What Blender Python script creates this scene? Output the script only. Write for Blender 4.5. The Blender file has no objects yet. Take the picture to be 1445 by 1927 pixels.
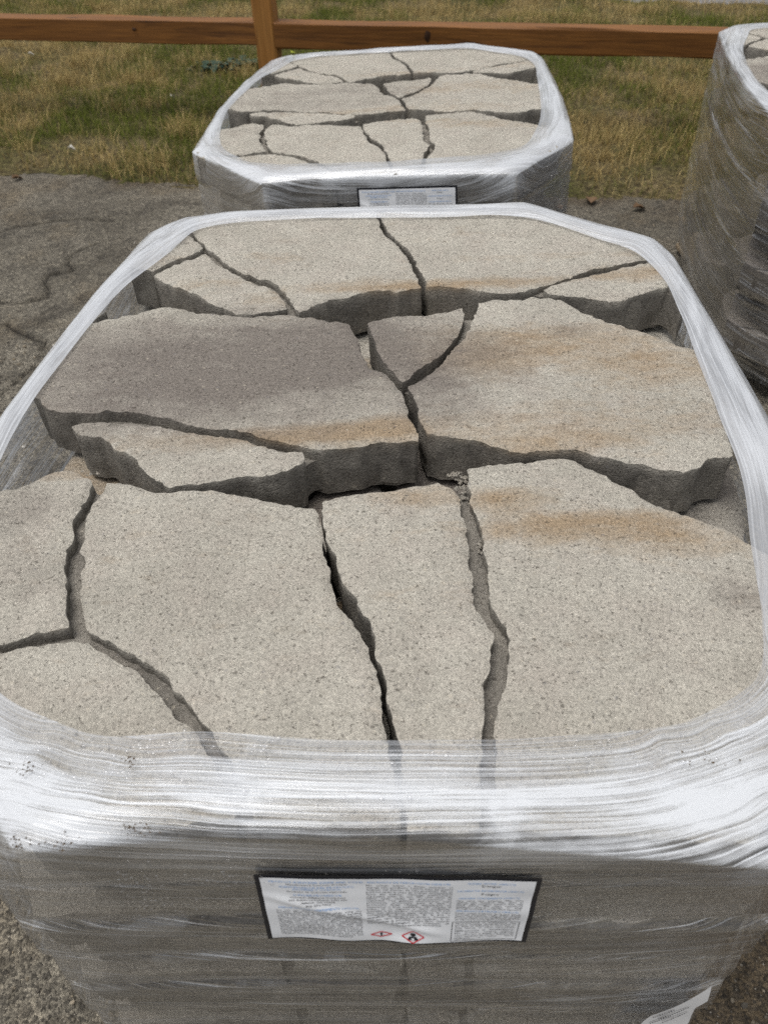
import bpy, bmesh, math, random
import numpy as np
from mathutils import Vector, Matrix
from mathutils.geometry import delaunay_2d_cdt

random.seed(7)
RNG = np.random.default_rng(11)
SC = bpy.context.scene
COL = SC.collection

# ------------------------------------------------------------------ camera
TOP = 0.66                       # top of the nearest stack above the ground
CAMH = TOP + 0.58
PITCH, ROLL, FPX = 0.747763, 0.036631, 1532.47
cd = bpy.data.cameras.new('camera')
cam = bpy.data.objects.new('camera', cd)
COL.objects.link(cam)
cd.sensor_fit = 'VERTICAL'
cd.sensor_height = 36.0
cd.sensor_width = 27.0
cd.lens = FPX / 1927.0 * 36.0
cd.clip_start = 0.02
cd.clip_end = 800.0
cr, sr = math.cos(ROLL), math.sin(ROLL)
X = Vector((1, 0, 0))
D = Vector((0, -math.sin(PITCH), -math.cos(PITCH)))
F = Vector((0, math.cos(PITCH), -math.sin(PITCH)))
right = cr * X + sr * D
down = -sr * X + cr * D
R3 = Matrix((right, -down, -F)).transposed()
cam.matrix_world = Matrix.Translation((0, 0, CAMH)) @ R3.to_4x4()
cd.dof.use_dof = True
cd.dof.focus_distance = 0.98
cd.dof.aperture_fstop = 8.5
SC.camera = cam

# ------------------------------------------------------------------ light
SUN_EL, SUN_AZ = math.radians(77), math.radians(-105)   # azimuth from +Y, negative = left
w = bpy.data.worlds.new('World')
SC.world = w
w.use_nodes = True
nt = w.node_tree
nt.nodes.clear()
sky = nt.nodes.new('ShaderNodeTexSky')
sky.sky_type = 'NISHITA'
sky.sun_disc = False
sky.sun_elevation = SUN_EL
sky.sun_rotation = SUN_AZ
sky.air_density = 1.0
sky.dust_density = 5.0
hs = nt.nodes.new('ShaderNodeHueSaturation')           # thin even cloud: most of the blue is gone
hs.inputs['Saturation'].default_value = 0.16
bg = nt.nodes.new('ShaderNodeBackground')
bg.inputs['Strength'].default_value = 0.15
wo = nt.nodes.new('ShaderNodeOutputWorld')
nt.links.new(sky.outputs[0], hs.inputs['Color'])
nt.links.new(hs.outputs[0], bg.inputs['Color'])
nt.links.new(bg.outputs[0], wo.inputs['Surface'])
sl = bpy.data.lights.new('sun', 'SUN')
sl.energy = 1.2
sl.angle = math.radians(28)
sl.color = (1.0, 0.955, 0.89)
sun = bpy.data.objects.new('sun', sl)
COL.objects.link(sun)
sd = Vector((math.sin(SUN_AZ) * math.cos(SUN_EL), math.cos(SUN_AZ) * math.cos(SUN_EL), math.sin(SUN_EL)))
sun.rotation_euler = sd.to_track_quat('Z', 'Y').to_euler()
vs = SC.view_settings
vs.view_transform = 'Standard'
vs.look = 'None'
vs.exposure = 0.26
vs.gamma = 1.0
vs.use_curve_mapping = False
SC.cycles.transparent_max_bounces = 24
SC.cycles.max_bounces = 10
SC.cycles.use_denoising = False
SC.cycles.use_adaptive_sampling = False

# ------------------------------------------------------------------ tables (metres, in the stack's own frame)
STONES = {
    'S1': [(-0.35,0.3598),(-0.3261,0.3909),(-0.3039,0.4117),(-0.2823,0.4254),(-0.2802,0.4419),(-0.3062,0.4845),(-0.3161,0.493),(-0.3306,0.5394),(-0.3654,0.4988),(-0.3915,0.377),(-0.362,0.368)],
    'S2': [(-0.3225,0.3207),(-0.291,0.3012),(-0.2682,0.2828),(-0.2489,0.257),(-0.2272,0.2395),(-0.2098,0.2227),(-0.2031,0.2146),(-0.1597,0.219),(-0.1371,0.2251),(-0.1297,0.2284),(-0.137,0.2526),(-0.1486,0.2778),(-0.1619,0.2955),(-0.1829,0.3056),(-0.2146,0.3384),(-0.2339,0.3623),(-0.2585,0.3919),(-0.2744,0.4151),(-0.3203,0.3811),(-0.3456,0.3469)],
    'S3': [(-0.3055,0.4949),(-0.2904,0.4678),(-0.273,0.4363),(-0.2517,0.4055),(-0.2307,0.3712),(-0.2119,0.3515),(-0.1848,0.3273),(-0.1677,0.3173),(-0.1461,0.2985),(-0.1317,0.2602),(-0.1202,0.2316),(-0.1115,0.2117),(-0.0835,0.2364),(-0.0683,0.248),(-0.0372,0.2569),(-0.0056,0.2708),(0.0337,0.2661),(0.0672,0.2735),(0.0635,0.3076),(0.0572,0.3433),(0.0507,0.3806),(0.0356,0.4302),(0.0149,0.4725),(0.0088,0.522),(-0.007,0.5568),(-0.174,0.5568),(-0.3016,0.5539)],
    'S4': [(0.0058,0.5568),(0.0161,0.5214),(0.0214,0.4824),(0.0403,0.4397),(0.0575,0.3991),(0.0659,0.3517),(0.0726,0.3243),(0.0766,0.2844),(0.0978,0.2811),(0.1284,0.2688),(0.1549,0.2585),(0.181,0.2484),(0.2166,0.2522),(0.2376,0.264),(0.247,0.2718),(0.2775,0.2824),(0.311,0.3063),(0.3569,0.3254),(0.3974,0.3361),(0.4289,0.3429),(0.4437,0.348),(0.4379,0.4002),(0.348,0.4785),(0.261,0.551),(0.116,0.5539)],
    'S5': [(0.2507,0.2461),(0.2729,0.2361),(0.3035,0.2297),(0.329,0.2196),(0.3475,0.2142),(0.3746,0.2284),(0.3923,0.2353),(0.4112,0.2464),(0.4312,0.2533),(0.4408,0.203),(0.4495,0.3074),(0.428,0.3317),(0.3936,0.3206),(0.3385,0.2988),(0.2804,0.2761),(0.2448,0.2541)],
    'S6': [(-0.3944,0.2378),(-0.4118,0.203),(-0.4321,0.1218),(-0.4437,0.0406),(-0.4366,0.027),(-0.4255,0.0118),(-0.408,-0.0035),(-0.3864,-0.0104),(-0.3532,-0.0125),(-0.3204,-0.0129),(-0.2865,-0.0194),(-0.2691,-0.026),(-0.2518,-0.0325),(-0.2339,-0.0443),(-0.2071,-0.0539),(-0.1847,-0.0553),(-0.1553,-0.0649),(-0.1257,-0.082),(-0.1035,-0.0909),(-0.0816,-0.0996),(-0.0661,-0.1064),(-0.0567,-0.1034),(-0.0262,-0.1003),(-0.0016,-0.0948),(0.0137,-0.0977),(0.0422,-0.0924),(0.0417,-0.0792),(0.0372,-0.056),(0.0321,-0.0286),(0.0268,-0.0001),(0.0165,0.0288),(0.0049,0.0515),(-0.0107,0.0597),(-0.0157,0.0759),(-0.0226,0.1024),(-0.026,0.1296),(-0.0297,0.1438),(-0.0371,0.1656),(-0.0409,0.1819),(-0.0671,0.186),(-0.0899,0.1951),(-0.113,0.2042),(-0.136,0.2082),(-0.1587,0.2076),(-0.1775,0.2052),(-0.2049,0.2132),(-0.2363,0.2208),(-0.2679,0.227),(-0.281,0.2373),(-0.3056,0.2454),(-0.3245,0.2428),(-0.3451,0.2288),(-0.3699,0.2192),(-0.4071,0.2068)],
    'S7': [(-0.3651,-0.0496),(-0.3486,-0.0584),(-0.3314,-0.0646),(-0.3164,-0.0757),(-0.3073,-0.0888),(-0.2897,-0.0997),(-0.278,-0.1124),(-0.2691,-0.1271),(-0.2574,-0.1417),(-0.2439,-0.1515),(-0.2349,-0.161),(-0.2283,-0.1569),(-0.2169,-0.1553),(-0.1992,-0.1563),(-0.188,-0.1524),(-0.1739,-0.1473),(-0.1592,-0.1472),(-0.1357,-0.1463),(-0.1154,-0.1406),(-0.1068,-0.1364),(-0.0924,-0.127),(-0.0883,-0.1186),(-0.0904,-0.1079),(-0.115,-0.1026),(-0.1341,-0.094),(-0.1469,-0.0883),(-0.1666,-0.077),(-0.192,-0.073),(-0.2115,-0.0677),(-0.2315,-0.0603),(-0.2519,-0.0512),(-0.2751,-0.0461),(-0.2988,-0.0393),(-0.3215,-0.0379),(-0.3358,-0.0317),(-0.3643,-0.0337),(-0.3736,-0.0411)],
    'S8': [(-0.0056,0.1445),(-0.0007,0.1019),(0.0059,0.0746),(0.0193,0.0447),(0.029,0.0253),(0.0438,0.0431),(0.0629,0.0675),(0.0824,0.0895),(0.1031,0.119),(0.1193,0.1725),(0.1243,0.2101),(0.1069,0.2022),(0.0686,0.1944),(0.0271,0.193),(-0.0069,0.185),(-0.0129,0.1781)],
    'S9': [(0.1436,0.2016),(0.1326,0.1716),(0.1189,0.1286),(0.0974,0.0952),(0.0729,0.0571),(0.0535,0.0299),(0.0356,0.0187),(0.0413,-0.0056),(0.0449,-0.0319),(0.0483,-0.0599),(0.0534,-0.0816),(0.0972,-0.092),(0.1215,-0.1012),(0.1448,-0.1153),(0.1626,-0.1213),(0.1881,-0.1178),(0.2214,-0.1223),(0.2438,-0.1335),(0.2633,-0.1419),(0.2862,-0.148),(0.3016,-0.1584),(0.3158,-0.1616),(0.3306,-0.1671),(0.3511,-0.1542),(0.3638,-0.1429),(0.3923,-0.1397),(0.3987,-0.1024),(0.4032,-0.0598),(0.4117,-0.0027),(0.417,0.0469),(0.4191,0.0765),(0.4019,0.0913),(0.3817,0.1101),(0.3646,0.1291),(0.3416,0.1417),(0.319,0.1581),(0.3006,0.1784),(0.2816,0.1992),(0.2699,0.22),(0.2525,0.2336),(0.2289,0.2353),(0.2004,0.2309),(0.1725,0.2298),(0.1462,0.2253)],
    'F1': [(-0.464,-0.232),(-0.4727,-0.3016),(-0.464,-0.3364),(-0.406,-0.3567),(-0.3524,-0.3713),(-0.3387,-0.3689),(-0.3234,-0.3635),(-0.3074,-0.3596),(-0.2943,-0.3556),(-0.304,-0.3262),(-0.3143,-0.2915),(-0.324,-0.2546),(-0.3221,-0.2356),(-0.328,-0.2073),(-0.3261,-0.1866),(-0.3198,-0.1654),(-0.3232,-0.1452),(-0.3426,-0.1326),(-0.3596,-0.1247),(-0.3759,-0.1307),(-0.387,-0.1439),(-0.4053,-0.1518),(-0.4217,-0.1554),(-0.4466,-0.174)],
    'F2': [(-0.3828,-0.4321),(-0.3016,-0.5278),(-0.2726,-0.5568),(-0.174,-0.5481),(-0.1186,-0.549),(-0.1298,-0.5207),(-0.1472,-0.4926),(-0.1648,-0.4661),(-0.1796,-0.4554),(-0.1906,-0.4432),(-0.2,-0.4282),(-0.2115,-0.4153),(-0.2251,-0.4049),(-0.2441,-0.3925),(-0.2609,-0.3815),(-0.2727,-0.3719),(-0.2829,-0.3699),(-0.2971,-0.3708),(-0.3158,-0.373),(-0.3339,-0.3766),(-0.3487,-0.3828),(-0.406,-0.3683),(-0.464,-0.348)],
    'F3': [(-0.307,-0.1705),(-0.3136,-0.1915),(-0.3142,-0.2122),(-0.3097,-0.2362),(-0.3076,-0.2555),(-0.3004,-0.2707),(-0.2998,-0.2923),(-0.2954,-0.3098),(-0.2866,-0.3303),(-0.28,-0.3499),(-0.2761,-0.358),(-0.2644,-0.3662),(-0.2477,-0.3761),(-0.2338,-0.3857),(-0.2177,-0.3952),(-0.2043,-0.4044),(-0.1937,-0.4119),(-0.1897,-0.4218),(-0.1787,-0.4331),(-0.1676,-0.4468),(-0.1569,-0.4601),(-0.1492,-0.468),(-0.1307,-0.4956),(-0.1141,-0.5257),(-0.1045,-0.5508),(-0.1102,-0.5481),(-0.0569,-0.5526),(0.0032,-0.5549),(0.0007,-0.5124),(-0.0042,-0.4792),(-0.0084,-0.4562),(-0.0112,-0.4296),(-0.0143,-0.4044),(-0.0188,-0.3925),(-0.0246,-0.3773),(-0.0319,-0.3616),(-0.0443,-0.3419),(-0.0483,-0.3286),(-0.0551,-0.3079),(-0.057,-0.283),(-0.0618,-0.2718),(-0.0634,-0.2452),(-0.0684,-0.2172),(-0.0717,-0.2026),(-0.083,-0.202),(-0.1032,-0.1946),(-0.1265,-0.1869),(-0.1563,-0.1745),(-0.192,-0.1659),(-0.2211,-0.1656),(-0.2381,-0.1678),(-0.2628,-0.1598),(-0.2849,-0.1518),(-0.3062,-0.1484)],
    'F4': [(-0.0645,-0.2092),(-0.0606,-0.2492),(-0.0521,-0.2686),(-0.0472,-0.2871),(-0.0448,-0.3118),(-0.0332,-0.326),(-0.027,-0.3428),(-0.0172,-0.356),(-0.0122,-0.3809),(-0.0114,-0.4),(-0.0049,-0.4232),(-0.002,-0.4456),(0.003,-0.4696),(0.0049,-0.4786),(0.0073,-0.5127),(0.0085,-0.56),(0.062,-0.562),(0.068,-0.5151),(0.0734,-0.4815),(0.0765,-0.4544),(0.0787,-0.4353),(0.0877,-0.4187),(0.089,-0.3981),(0.0945,-0.3831),(0.0881,-0.3638),(0.0797,-0.3486),(0.0803,-0.33),(0.0858,-0.311),(0.0806,-0.2944),(0.0828,-0.272),(0.0827,-0.2404),(0.0798,-0.2111),(0.0799,-0.1938),(0.074,-0.1778),(0.0596,-0.1711),(0.0475,-0.1741),(0.0267,-0.1752),(0.0056,-0.183),(0.0005,-0.1832),(-0.0409,-0.1874),(-0.065,-0.1924)],
    'F5': [(0.0938,-0.1721),(0.0926,-0.1989),(0.0966,-0.2288),(0.1008,-0.2534),(0.0991,-0.2728),(0.1008,-0.2954),(0.0979,-0.324),(0.0951,-0.3477),(0.1006,-0.3643),(0.1063,-0.3774),(0.1074,-0.3929),(0.1026,-0.4136),(0.0961,-0.4361),(0.089,-0.4549),(0.0836,-0.4832),(0.0777,-0.52),(0.0731,-0.5633),(0.174,-0.5713),(0.2581,-0.5788),(0.3306,-0.5046),(0.3828,-0.4466),(0.4002,-0.377),(0.3857,-0.319),(0.364,-0.2827),(0.3533,-0.2705),(0.3444,-0.2563),(0.3278,-0.2473),(0.3088,-0.2361),(0.2922,-0.2247),(0.2758,-0.2111),(0.263,-0.1929),(0.2487,-0.1786),(0.2297,-0.1567),(0.2145,-0.1415),(0.2003,-0.1358),(0.1847,-0.1373),(0.1654,-0.1435),(0.1415,-0.1397),(0.1163,-0.1454),(0.0932,-0.1489)],
}
WEBS = {
    'BL': [(-0.203,0.2172),(-0.164,0.2202),(-0.14,0.2292),(-0.119,0.2262),(-0.113,0.2172),(-0.107,0.2172),(-0.071,0.2502),(-0.035,0.2592),(-0.005,0.2742),(0.028,0.2682),(0.064,0.2742),(0.049,0.3822),(0.04,0.4002),(0.034,0.4302),(0.01,0.4752),(0.007,0.5232),(-0.005,0.5412),(-0.005,0.5502),(-0.107,0.5532),(-0.299,0.5502),(-0.299,0.5442),(-0.308,0.5352),(-0.332,0.5352),(-0.344,0.5232),(-0.344,0.5172),(-0.362,0.5022),(-0.365,0.4932),(-0.365,0.4782),(-0.371,0.4662),(-0.374,0.4362),(-0.389,0.3792),(-0.353,0.3672),(-0.344,0.3582),(-0.341,0.3432),(-0.326,0.3312),(-0.326,0.3252),(-0.284,0.3012),(-0.254,0.2712),(-0.254,0.2652),(-0.236,0.2472),(-0.23,0.2472)],
    'BR': [(0.3413,0.2175),(0.3503,0.2175),(0.4133,0.2505),(0.4283,0.2475),(0.4403,0.2295),(0.4463,0.3105),(0.4343,0.3195),(0.4313,0.3285),(0.4343,0.3435),(0.4403,0.3465),(0.4343,0.4005),(0.2633,0.5475),(0.1313,0.5505),(0.0113,0.5535),(0.0143,0.5325),(0.0203,0.5235),(0.0233,0.4815),(0.0623,0.3975),(0.0803,0.2865),(0.1193,0.2775),(0.1253,0.2715),(0.1343,0.2715),(0.1793,0.2505),(0.2153,0.2535),(0.2333,0.2625),(0.2633,0.2415),(0.2963,0.2355)],
    'ML': [(-0.2372,-0.1585),(-0.2252,-0.1525),(-0.1922,-0.1525),(-0.1742,-0.1435),(-0.1322,-0.1435),(-0.1112,-0.1375),(-0.0932,-0.1255),(-0.0902,-0.1135),(-0.0812,-0.1045),(-0.0722,-0.1015),(-0.0632,-0.1045),(-0.0512,-0.0985),(-0.0242,-0.0985),(-0.0122,-0.0925),(0.0178,-0.0955),(0.0388,-0.0895),(0.0238,0.0035),(0.0028,0.0515),(-0.0032,0.0515),(-0.0182,0.0695),(-0.0272,0.1025),(-0.0272,0.1265),(-0.0422,0.1685),(-0.0422,0.1805),(-0.0722,0.1835),(-0.1232,0.2045),(-0.1802,0.2015),(-0.2042,0.2105),(-0.2642,0.2225),(-0.2732,0.2255),(-0.2792,0.2345),(-0.3032,0.2435),(-0.3272,0.2405),(-0.3422,0.2255),(-0.3752,0.2135),(-0.3902,0.2165),(-0.3992,0.2255),(-0.4112,0.1985),(-0.4292,0.1265),(-0.4412,0.0485),(-0.4352,0.0275),(-0.4112,0.0005),(-0.3782,-0.0085),(-0.3692,-0.0175),(-0.3692,-0.0445),(-0.3422,-0.0595),(-0.3272,-0.0625),(-0.3002,-0.0925),(-0.2942,-0.0925),(-0.2702,-0.1165),(-0.2672,-0.1285)],
    'MR': [(0.3286,-0.1646),(0.3526,-0.1526),(0.3616,-0.1406),(0.3916,-0.1346),(0.4126,0.0184),(0.4156,0.0784),(0.4036,0.0844),(0.3616,0.1294),(0.3436,0.1354),(0.3286,0.1504),(0.3226,0.1504),(0.2986,0.1744),(0.2986,0.1804),(0.2776,0.1984),(0.2686,0.2194),(0.2536,0.2314),(0.1546,0.2254),(0.1396,0.2074),(0.1216,0.2074),(0.1066,0.1984),(0.0526,0.1894),(0.0196,0.1894),(-0.0104,0.1804),(-0.0014,0.1474),(-0.0014,0.1204),(0.0076,0.0754),(0.0286,0.0304),(0.0376,0.0244),(0.0406,0.0154),(0.0556,-0.0806),(0.1036,-0.0896),(0.1606,-0.1196),(0.1846,-0.1136),(0.2236,-0.1196),(0.2566,-0.1376),(0.2836,-0.1436),(0.2986,-0.1556),(0.3106,-0.1556)],
    'FL': [(-0.2722,-0.5543),(-0.1192,-0.5423),(-0.1072,-0.5483),(-0.0892,-0.5453),(-0.0502,-0.5513),(0.0008,-0.5513),(-0.0172,-0.4013),(-0.0382,-0.3533),(-0.0472,-0.3443),(-0.0592,-0.3083),(-0.0592,-0.2813),(-0.0652,-0.2723),(-0.0652,-0.2423),(-0.0742,-0.2063),(-0.1012,-0.2003),(-0.1072,-0.1943),(-0.1792,-0.1703),(-0.2302,-0.1703),(-0.2452,-0.1703),(-0.2902,-0.1523),(-0.3202,-0.1523),(-0.3232,-0.1463),(-0.3562,-0.1283),(-0.3742,-0.1313),(-0.3892,-0.1493),(-0.4222,-0.1583),(-0.4462,-0.1763),(-0.4462,-0.1883),(-0.4612,-0.2273),(-0.4702,-0.2933),(-0.4642,-0.3293),(-0.4582,-0.3383),(-0.4612,-0.3503),(-0.3922,-0.4163),(-0.3922,-0.4223),(-0.3652,-0.4463),(-0.3652,-0.4523),(-0.3322,-0.4853),(-0.3322,-0.4913),(-0.3142,-0.5063),(-0.3142,-0.5123)],
    'FR': [(0.2465,-0.5763),(0.2585,-0.5763),(0.3785,-0.4503),(0.3965,-0.3843),(0.3845,-0.3213),(0.3605,-0.2793),(0.3485,-0.2703),(0.3485,-0.2643),(0.3245,-0.2463),(0.3035,-0.2373),(0.3005,-0.2313),(0.2945,-0.2313),(0.2885,-0.2223),(0.2825,-0.2223),(0.2615,-0.1983),(0.2615,-0.1923),(0.2315,-0.1653),(0.2315,-0.1593),(0.2165,-0.1443),(0.1895,-0.1383),(0.1685,-0.1473),(0.1265,-0.1443),(0.1145,-0.1503),(0.0965,-0.1503),(0.0935,-0.1683),(0.0755,-0.1803),(0.0515,-0.1743),(0.0245,-0.1773),(0.0065,-0.1863),(-0.0445,-0.1893),(-0.0625,-0.1953),(-0.0595,-0.2463),(-0.0445,-0.2793),(-0.0415,-0.3153),(-0.0295,-0.3243),(-0.0295,-0.3333),(-0.0115,-0.3633),(-0.0085,-0.4053),(-0.0025,-0.4143),(0.0005,-0.4503),(0.0095,-0.4803),(0.0125,-0.5583),(0.0725,-0.5583)],
}
RIM = [(-0.4785, -0.319, -0.4118, -0.3016), (-0.464, -0.0116, -0.4338, -0.029), (-0.4269, 0.2743, -0.3874, 0.261), (-0.3799, 0.5069, -0.319, 0.435), (-0.3289, 0.5574, -0.2929, 0.493), (-0.261, 0.5667, -0.232, 0.515), (-0.094, 0.5701, -0.0922, 0.5208), (0.1195, 0.5667, 0.1195, 0.5133), (0.2633, 0.5678, 0.2564, 0.4982), (0.3538, 0.4878, 0.348, 0.4176), (0.4518, 0.4066, 0.406, 0.3509), (0.4652, 0.348, 0.4251, 0.2494), (0.4623, 0.1369, 0.4147, 0.1218), (0.457, -0.0615, 0.4002, -0.058), (0.4437, -0.232, 0.3741, -0.2262), (0.4263, -0.4002, 0.3335, -0.377), (0.348, -0.493, 0.3045, -0.4408), (0.2668, -0.5974, 0.232, -0.4785), (0.174, -0.5858, 0.1682, -0.4907), (0.0, -0.5638, 0.0, -0.4889), (-0.145, -0.5568, -0.145, -0.4785), (-0.2796, -0.5649, -0.2494, -0.4669), (-0.3828, -0.4408, -0.3364, -0.4234)]
# iron-oxide and manganese pigment swirls in the concrete: x, y, half sizes, amount
TAN = [(0.205, 0.106, 0.183, 0.047, 0.75), (0.371, 0.037, 0.106, 0.039, 0.65), (0.115, 0.054, 0.075, 0.037, 0.5), (0.208, -0.077, 0.203, 0.046, 0.45), (0.196, -0.109, 0.12, 0.02, 0.4), (0.134, -0.203, 0.045, 0.017, 0.9), (0.209, -0.248, 0.107, 0.022, 0.95), (0.302, -0.28, 0.073, 0.018, 0.6), (0.039, -0.194, 0.054, 0.017, 0.65), (-0.369, -0.136, 0.036, 0.011, 0.5), (-0.21, -0.077, 0.145, 0.023, 0.55), (-0.061, -0.073, 0.1, 0.019, 0.7), (0.018, -0.06, 0.032, 0.023, 0.5), (-0.021, 0.28, 0.127, 0.017, 0.6), (-0.162, 0.25, 0.047, 0.022, 0.3), (0.153, 0.28, 0.118, 0.017, 0.65), (0.386, 0.291, 0.078, 0.024, 0.7), (-0.263, 0.307, 0.073, 0.017, 0.4), (-0.191, 0.4, 0.069, 0.015, 0.25), (0.246, 0.365, 0.165, 0.015, 0.2)]
DARK = [(-0.203, 0.075, 0.302, 0.135, 1.0), (0.043, 0.125, 0.072, 0.075, 0.22), (0.076, -0.009, 0.055, 0.055, 0.38), (0.133, 0.098, 0.049, 0.046, 0.22), (0.254, 0.137, 0.043, 0.019, 0.3), (-0.393, -0.192, 0.04, 0.051, 0.5), (-0.348, -0.286, 0.037, 0.043, 0.3), (0.337, -0.344, 0.044, 0.026, 0.6), (-0.051, 0.131, 0.065, 0.083, 0.4), (-0.043, -0.437, 0.072, 0.032, 0.12), (0.207, -0.447, 0.088, 0.032, 0.12)]
SLABS = {'BL': ['S1', 'S2', 'S3'], 'BR': ['S4', 'S5'], 'ML': ['S6', 'S7'], 'MR': ['S8', 'S9'], 'FL': ['F1', 'F2', 'F3'], 'FR': ['F4', 'F5']}
THICK, STEP = 0.068, 0.0785

# ------------------------------------------------------------------ helpers
def tag(o, label=None, cat=None, group=None, kind=None):
    for k, v in (('label', label), ('category', cat), ('group', group), ('kind', kind)):
        if v is not None:
            o[k] = v
    return o

def mesh_from(name, verts, faces, mats=(), smooth=True):
    me = bpy.data.meshes.new(name)
    me.from_pydata([tuple(map(float, v)) for v in verts], [], faces)
    for m in mats:
        me.materials.append(m)
    if smooth:
        me.polygons.foreach_set('use_smooth', [True] * len(me.polygons))
    me.update()
    return me

def fast_mesh(name, V, Fq, mats=(), smooth=True):
    """V (n,3) float array, Fq (m,k) int array: every face has k corners"""
    me = bpy.data.meshes.new(name)
    m, k = Fq.shape
    me.vertices.add(len(V))
    me.vertices.foreach_set('co', np.ascontiguousarray(V, dtype=np.float32).ravel())
    me.loops.add(m * k)
    me.loops.foreach_set('vertex_index', np.ascontiguousarray(Fq, dtype=np.int32).ravel())
    me.polygons.add(m)
    me.polygons.foreach_set('loop_start', np.arange(0, m * k, k, dtype=np.int32))
    me.polygons.foreach_set('use_smooth', np.full(m, smooth, dtype=bool))
    for x in mats:
        me.materials.append(x)
    me.update(calc_edges=True)
    me.validate()
    return me

def fattr(me, name, vals):
    a = me.attributes.new(name, 'FLOAT', 'POINT')
    a.data.foreach_set('value', np.ascontiguousarray(vals, dtype=np.float32))

def uv_from(me, uv):
    l = me.uv_layers.new(name='UVMap')
    idx = np.empty(len(me.loops), dtype=np.int32)
    me.loops.foreach_get('vertex_index', idx)
    l.data.foreach_set('uv', np.ascontiguousarray(uv[idx], dtype=np.float32).ravel())

def link(name, me, parent=None, mw=None):
    o = bpy.data.objects.new(name, me)
    COL.objects.link(o)
    if parent is not None:
        o.parent = parent
    if mw is not None:
        o.matrix_world = mw
    return o

def empty(name, mw):
    o = bpy.data.objects.new(name, None)
    o.empty_display_size = 0.05
    COL.objects.link(o)
    o.matrix_world = mw
    return o

def _h(ix, iy, iz, seed):
    n = (ix * 374761393 + iy * 668265263 + iz * 2147483647 + seed * 974634777) & 0xFFFFFFFF
    n = ((n ^ (n >> 13)) * 1274126177) & 0xFFFFFFFF
    n = ((n ^ (n >> 16)) * 2246822519) & 0xFFFFFFFF
    return ((n ^ (n >> 15)) & 0xFFFFFF) / float(0xFFFFFF)

def vnoise(x, y, z=0.0, seed=0):
    """smooth value noise in -1..1"""
    x, y, z = np.broadcast_arrays(np.asarray(x, float), np.asarray(y, float), np.asarray(z, float))
    ix, iy, iz = (np.floor(a).astype(np.int64) for a in (x, y, z))
    fx, fy, fz = x - ix, y - iy, z - iz
    fx, fy, fz = (t * t * (3 - 2 * t) for t in (fx, fy, fz))
    r = 0
    for dz in (0, 1):
        for dy in (0, 1):
            for dx in (0, 1):
                wgt = (fx if dx else 1 - fx) * (fy if dy else 1 - fy) * (fz if dz else 1 - fz)
                r = r + wgt * _h(ix + dx, iy + dy, iz + dz, seed)
    return r * 2 - 1

def fbm(x, y, z=0.0, seed=0, o=3):
    r, a, s = 0, 1.0, 1.0
    for i in range(o):
        r = r + a * vnoise(np.asarray(x) * s, np.asarray(y) * s, np.asarray(z) * s, seed + i)
        a *= .5; s *= 2.03
    return r / 1.75

def sstep(a, b, x):
    t = np.clip((np.asarray(x, float) - a) / (b - a), 0, 1)
    return t * t * (3 - 2 * t)

def inside(P, X, Y):
    r = np.zeros(X.shape, bool)
    Q = np.roll(P, -1, 0)
    for (x0, y0), (x1, y1) in zip(P, Q):
        c = (y0 > Y) != (y1 > Y)
        if abs(y1 - y0) > 1e-12:
            r ^= c & (X < (x1 - x0) * (Y - y0) / (y1 - y0) + x0)
    return r

def seg_dist(P, A, closed=True):
    B = np.roll(A, -1, 0) if closed else A[1:]
    A = A if closed else A[:-1]
    best = np.full(len(P), 1e9)
    for a, b in zip(A, B):
        d = b - a
        L = max(d @ d, 1e-12)
        t = np.clip(((P - a) @ d) / L, 0, 1)
        q = P - (a + t[:, None] * d)
        best = np.minimum(best, np.einsum('ij,ij->i', q, q))
    return np.sqrt(best)

def resample(P, step, jit=0.0, seed=0, closed=True):
    Q = np.vstack([P, P[:1]]) if closed else P
    L = np.r_[0, np.cumsum(np.hypot(*np.diff(Q, axis=0).T))]
    n = max(int(round(L[-1] / step)), 8)
    s = np.linspace(0, L[-1], n, endpoint=not closed)
    R = np.c_[np.interp(s, L, Q[:, 0]), np.interp(s, L, Q[:, 1])]
    if jit:
        nx = np.roll(R, -1, 0) - np.roll(R, 1, 0)
        nx = np.c_[nx[:, 1], -nx[:, 0]] / (np.hypot(*nx.T)[:, None] + 1e-9)
        R = R + nx * (jit * (vnoise(s * 60, 0, 0, seed) + .7 * vnoise(s * 150, 3, 0, seed) + .5 * vnoise(s * 300, 7, 0, seed)))[:, None]
    return R

def poly_area(P):
    return .5 * np.sum(P[:, 0] * np.roll(P[:, 1], -1) - P[:, 1] * np.roll(P[:, 0], -1))

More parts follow.
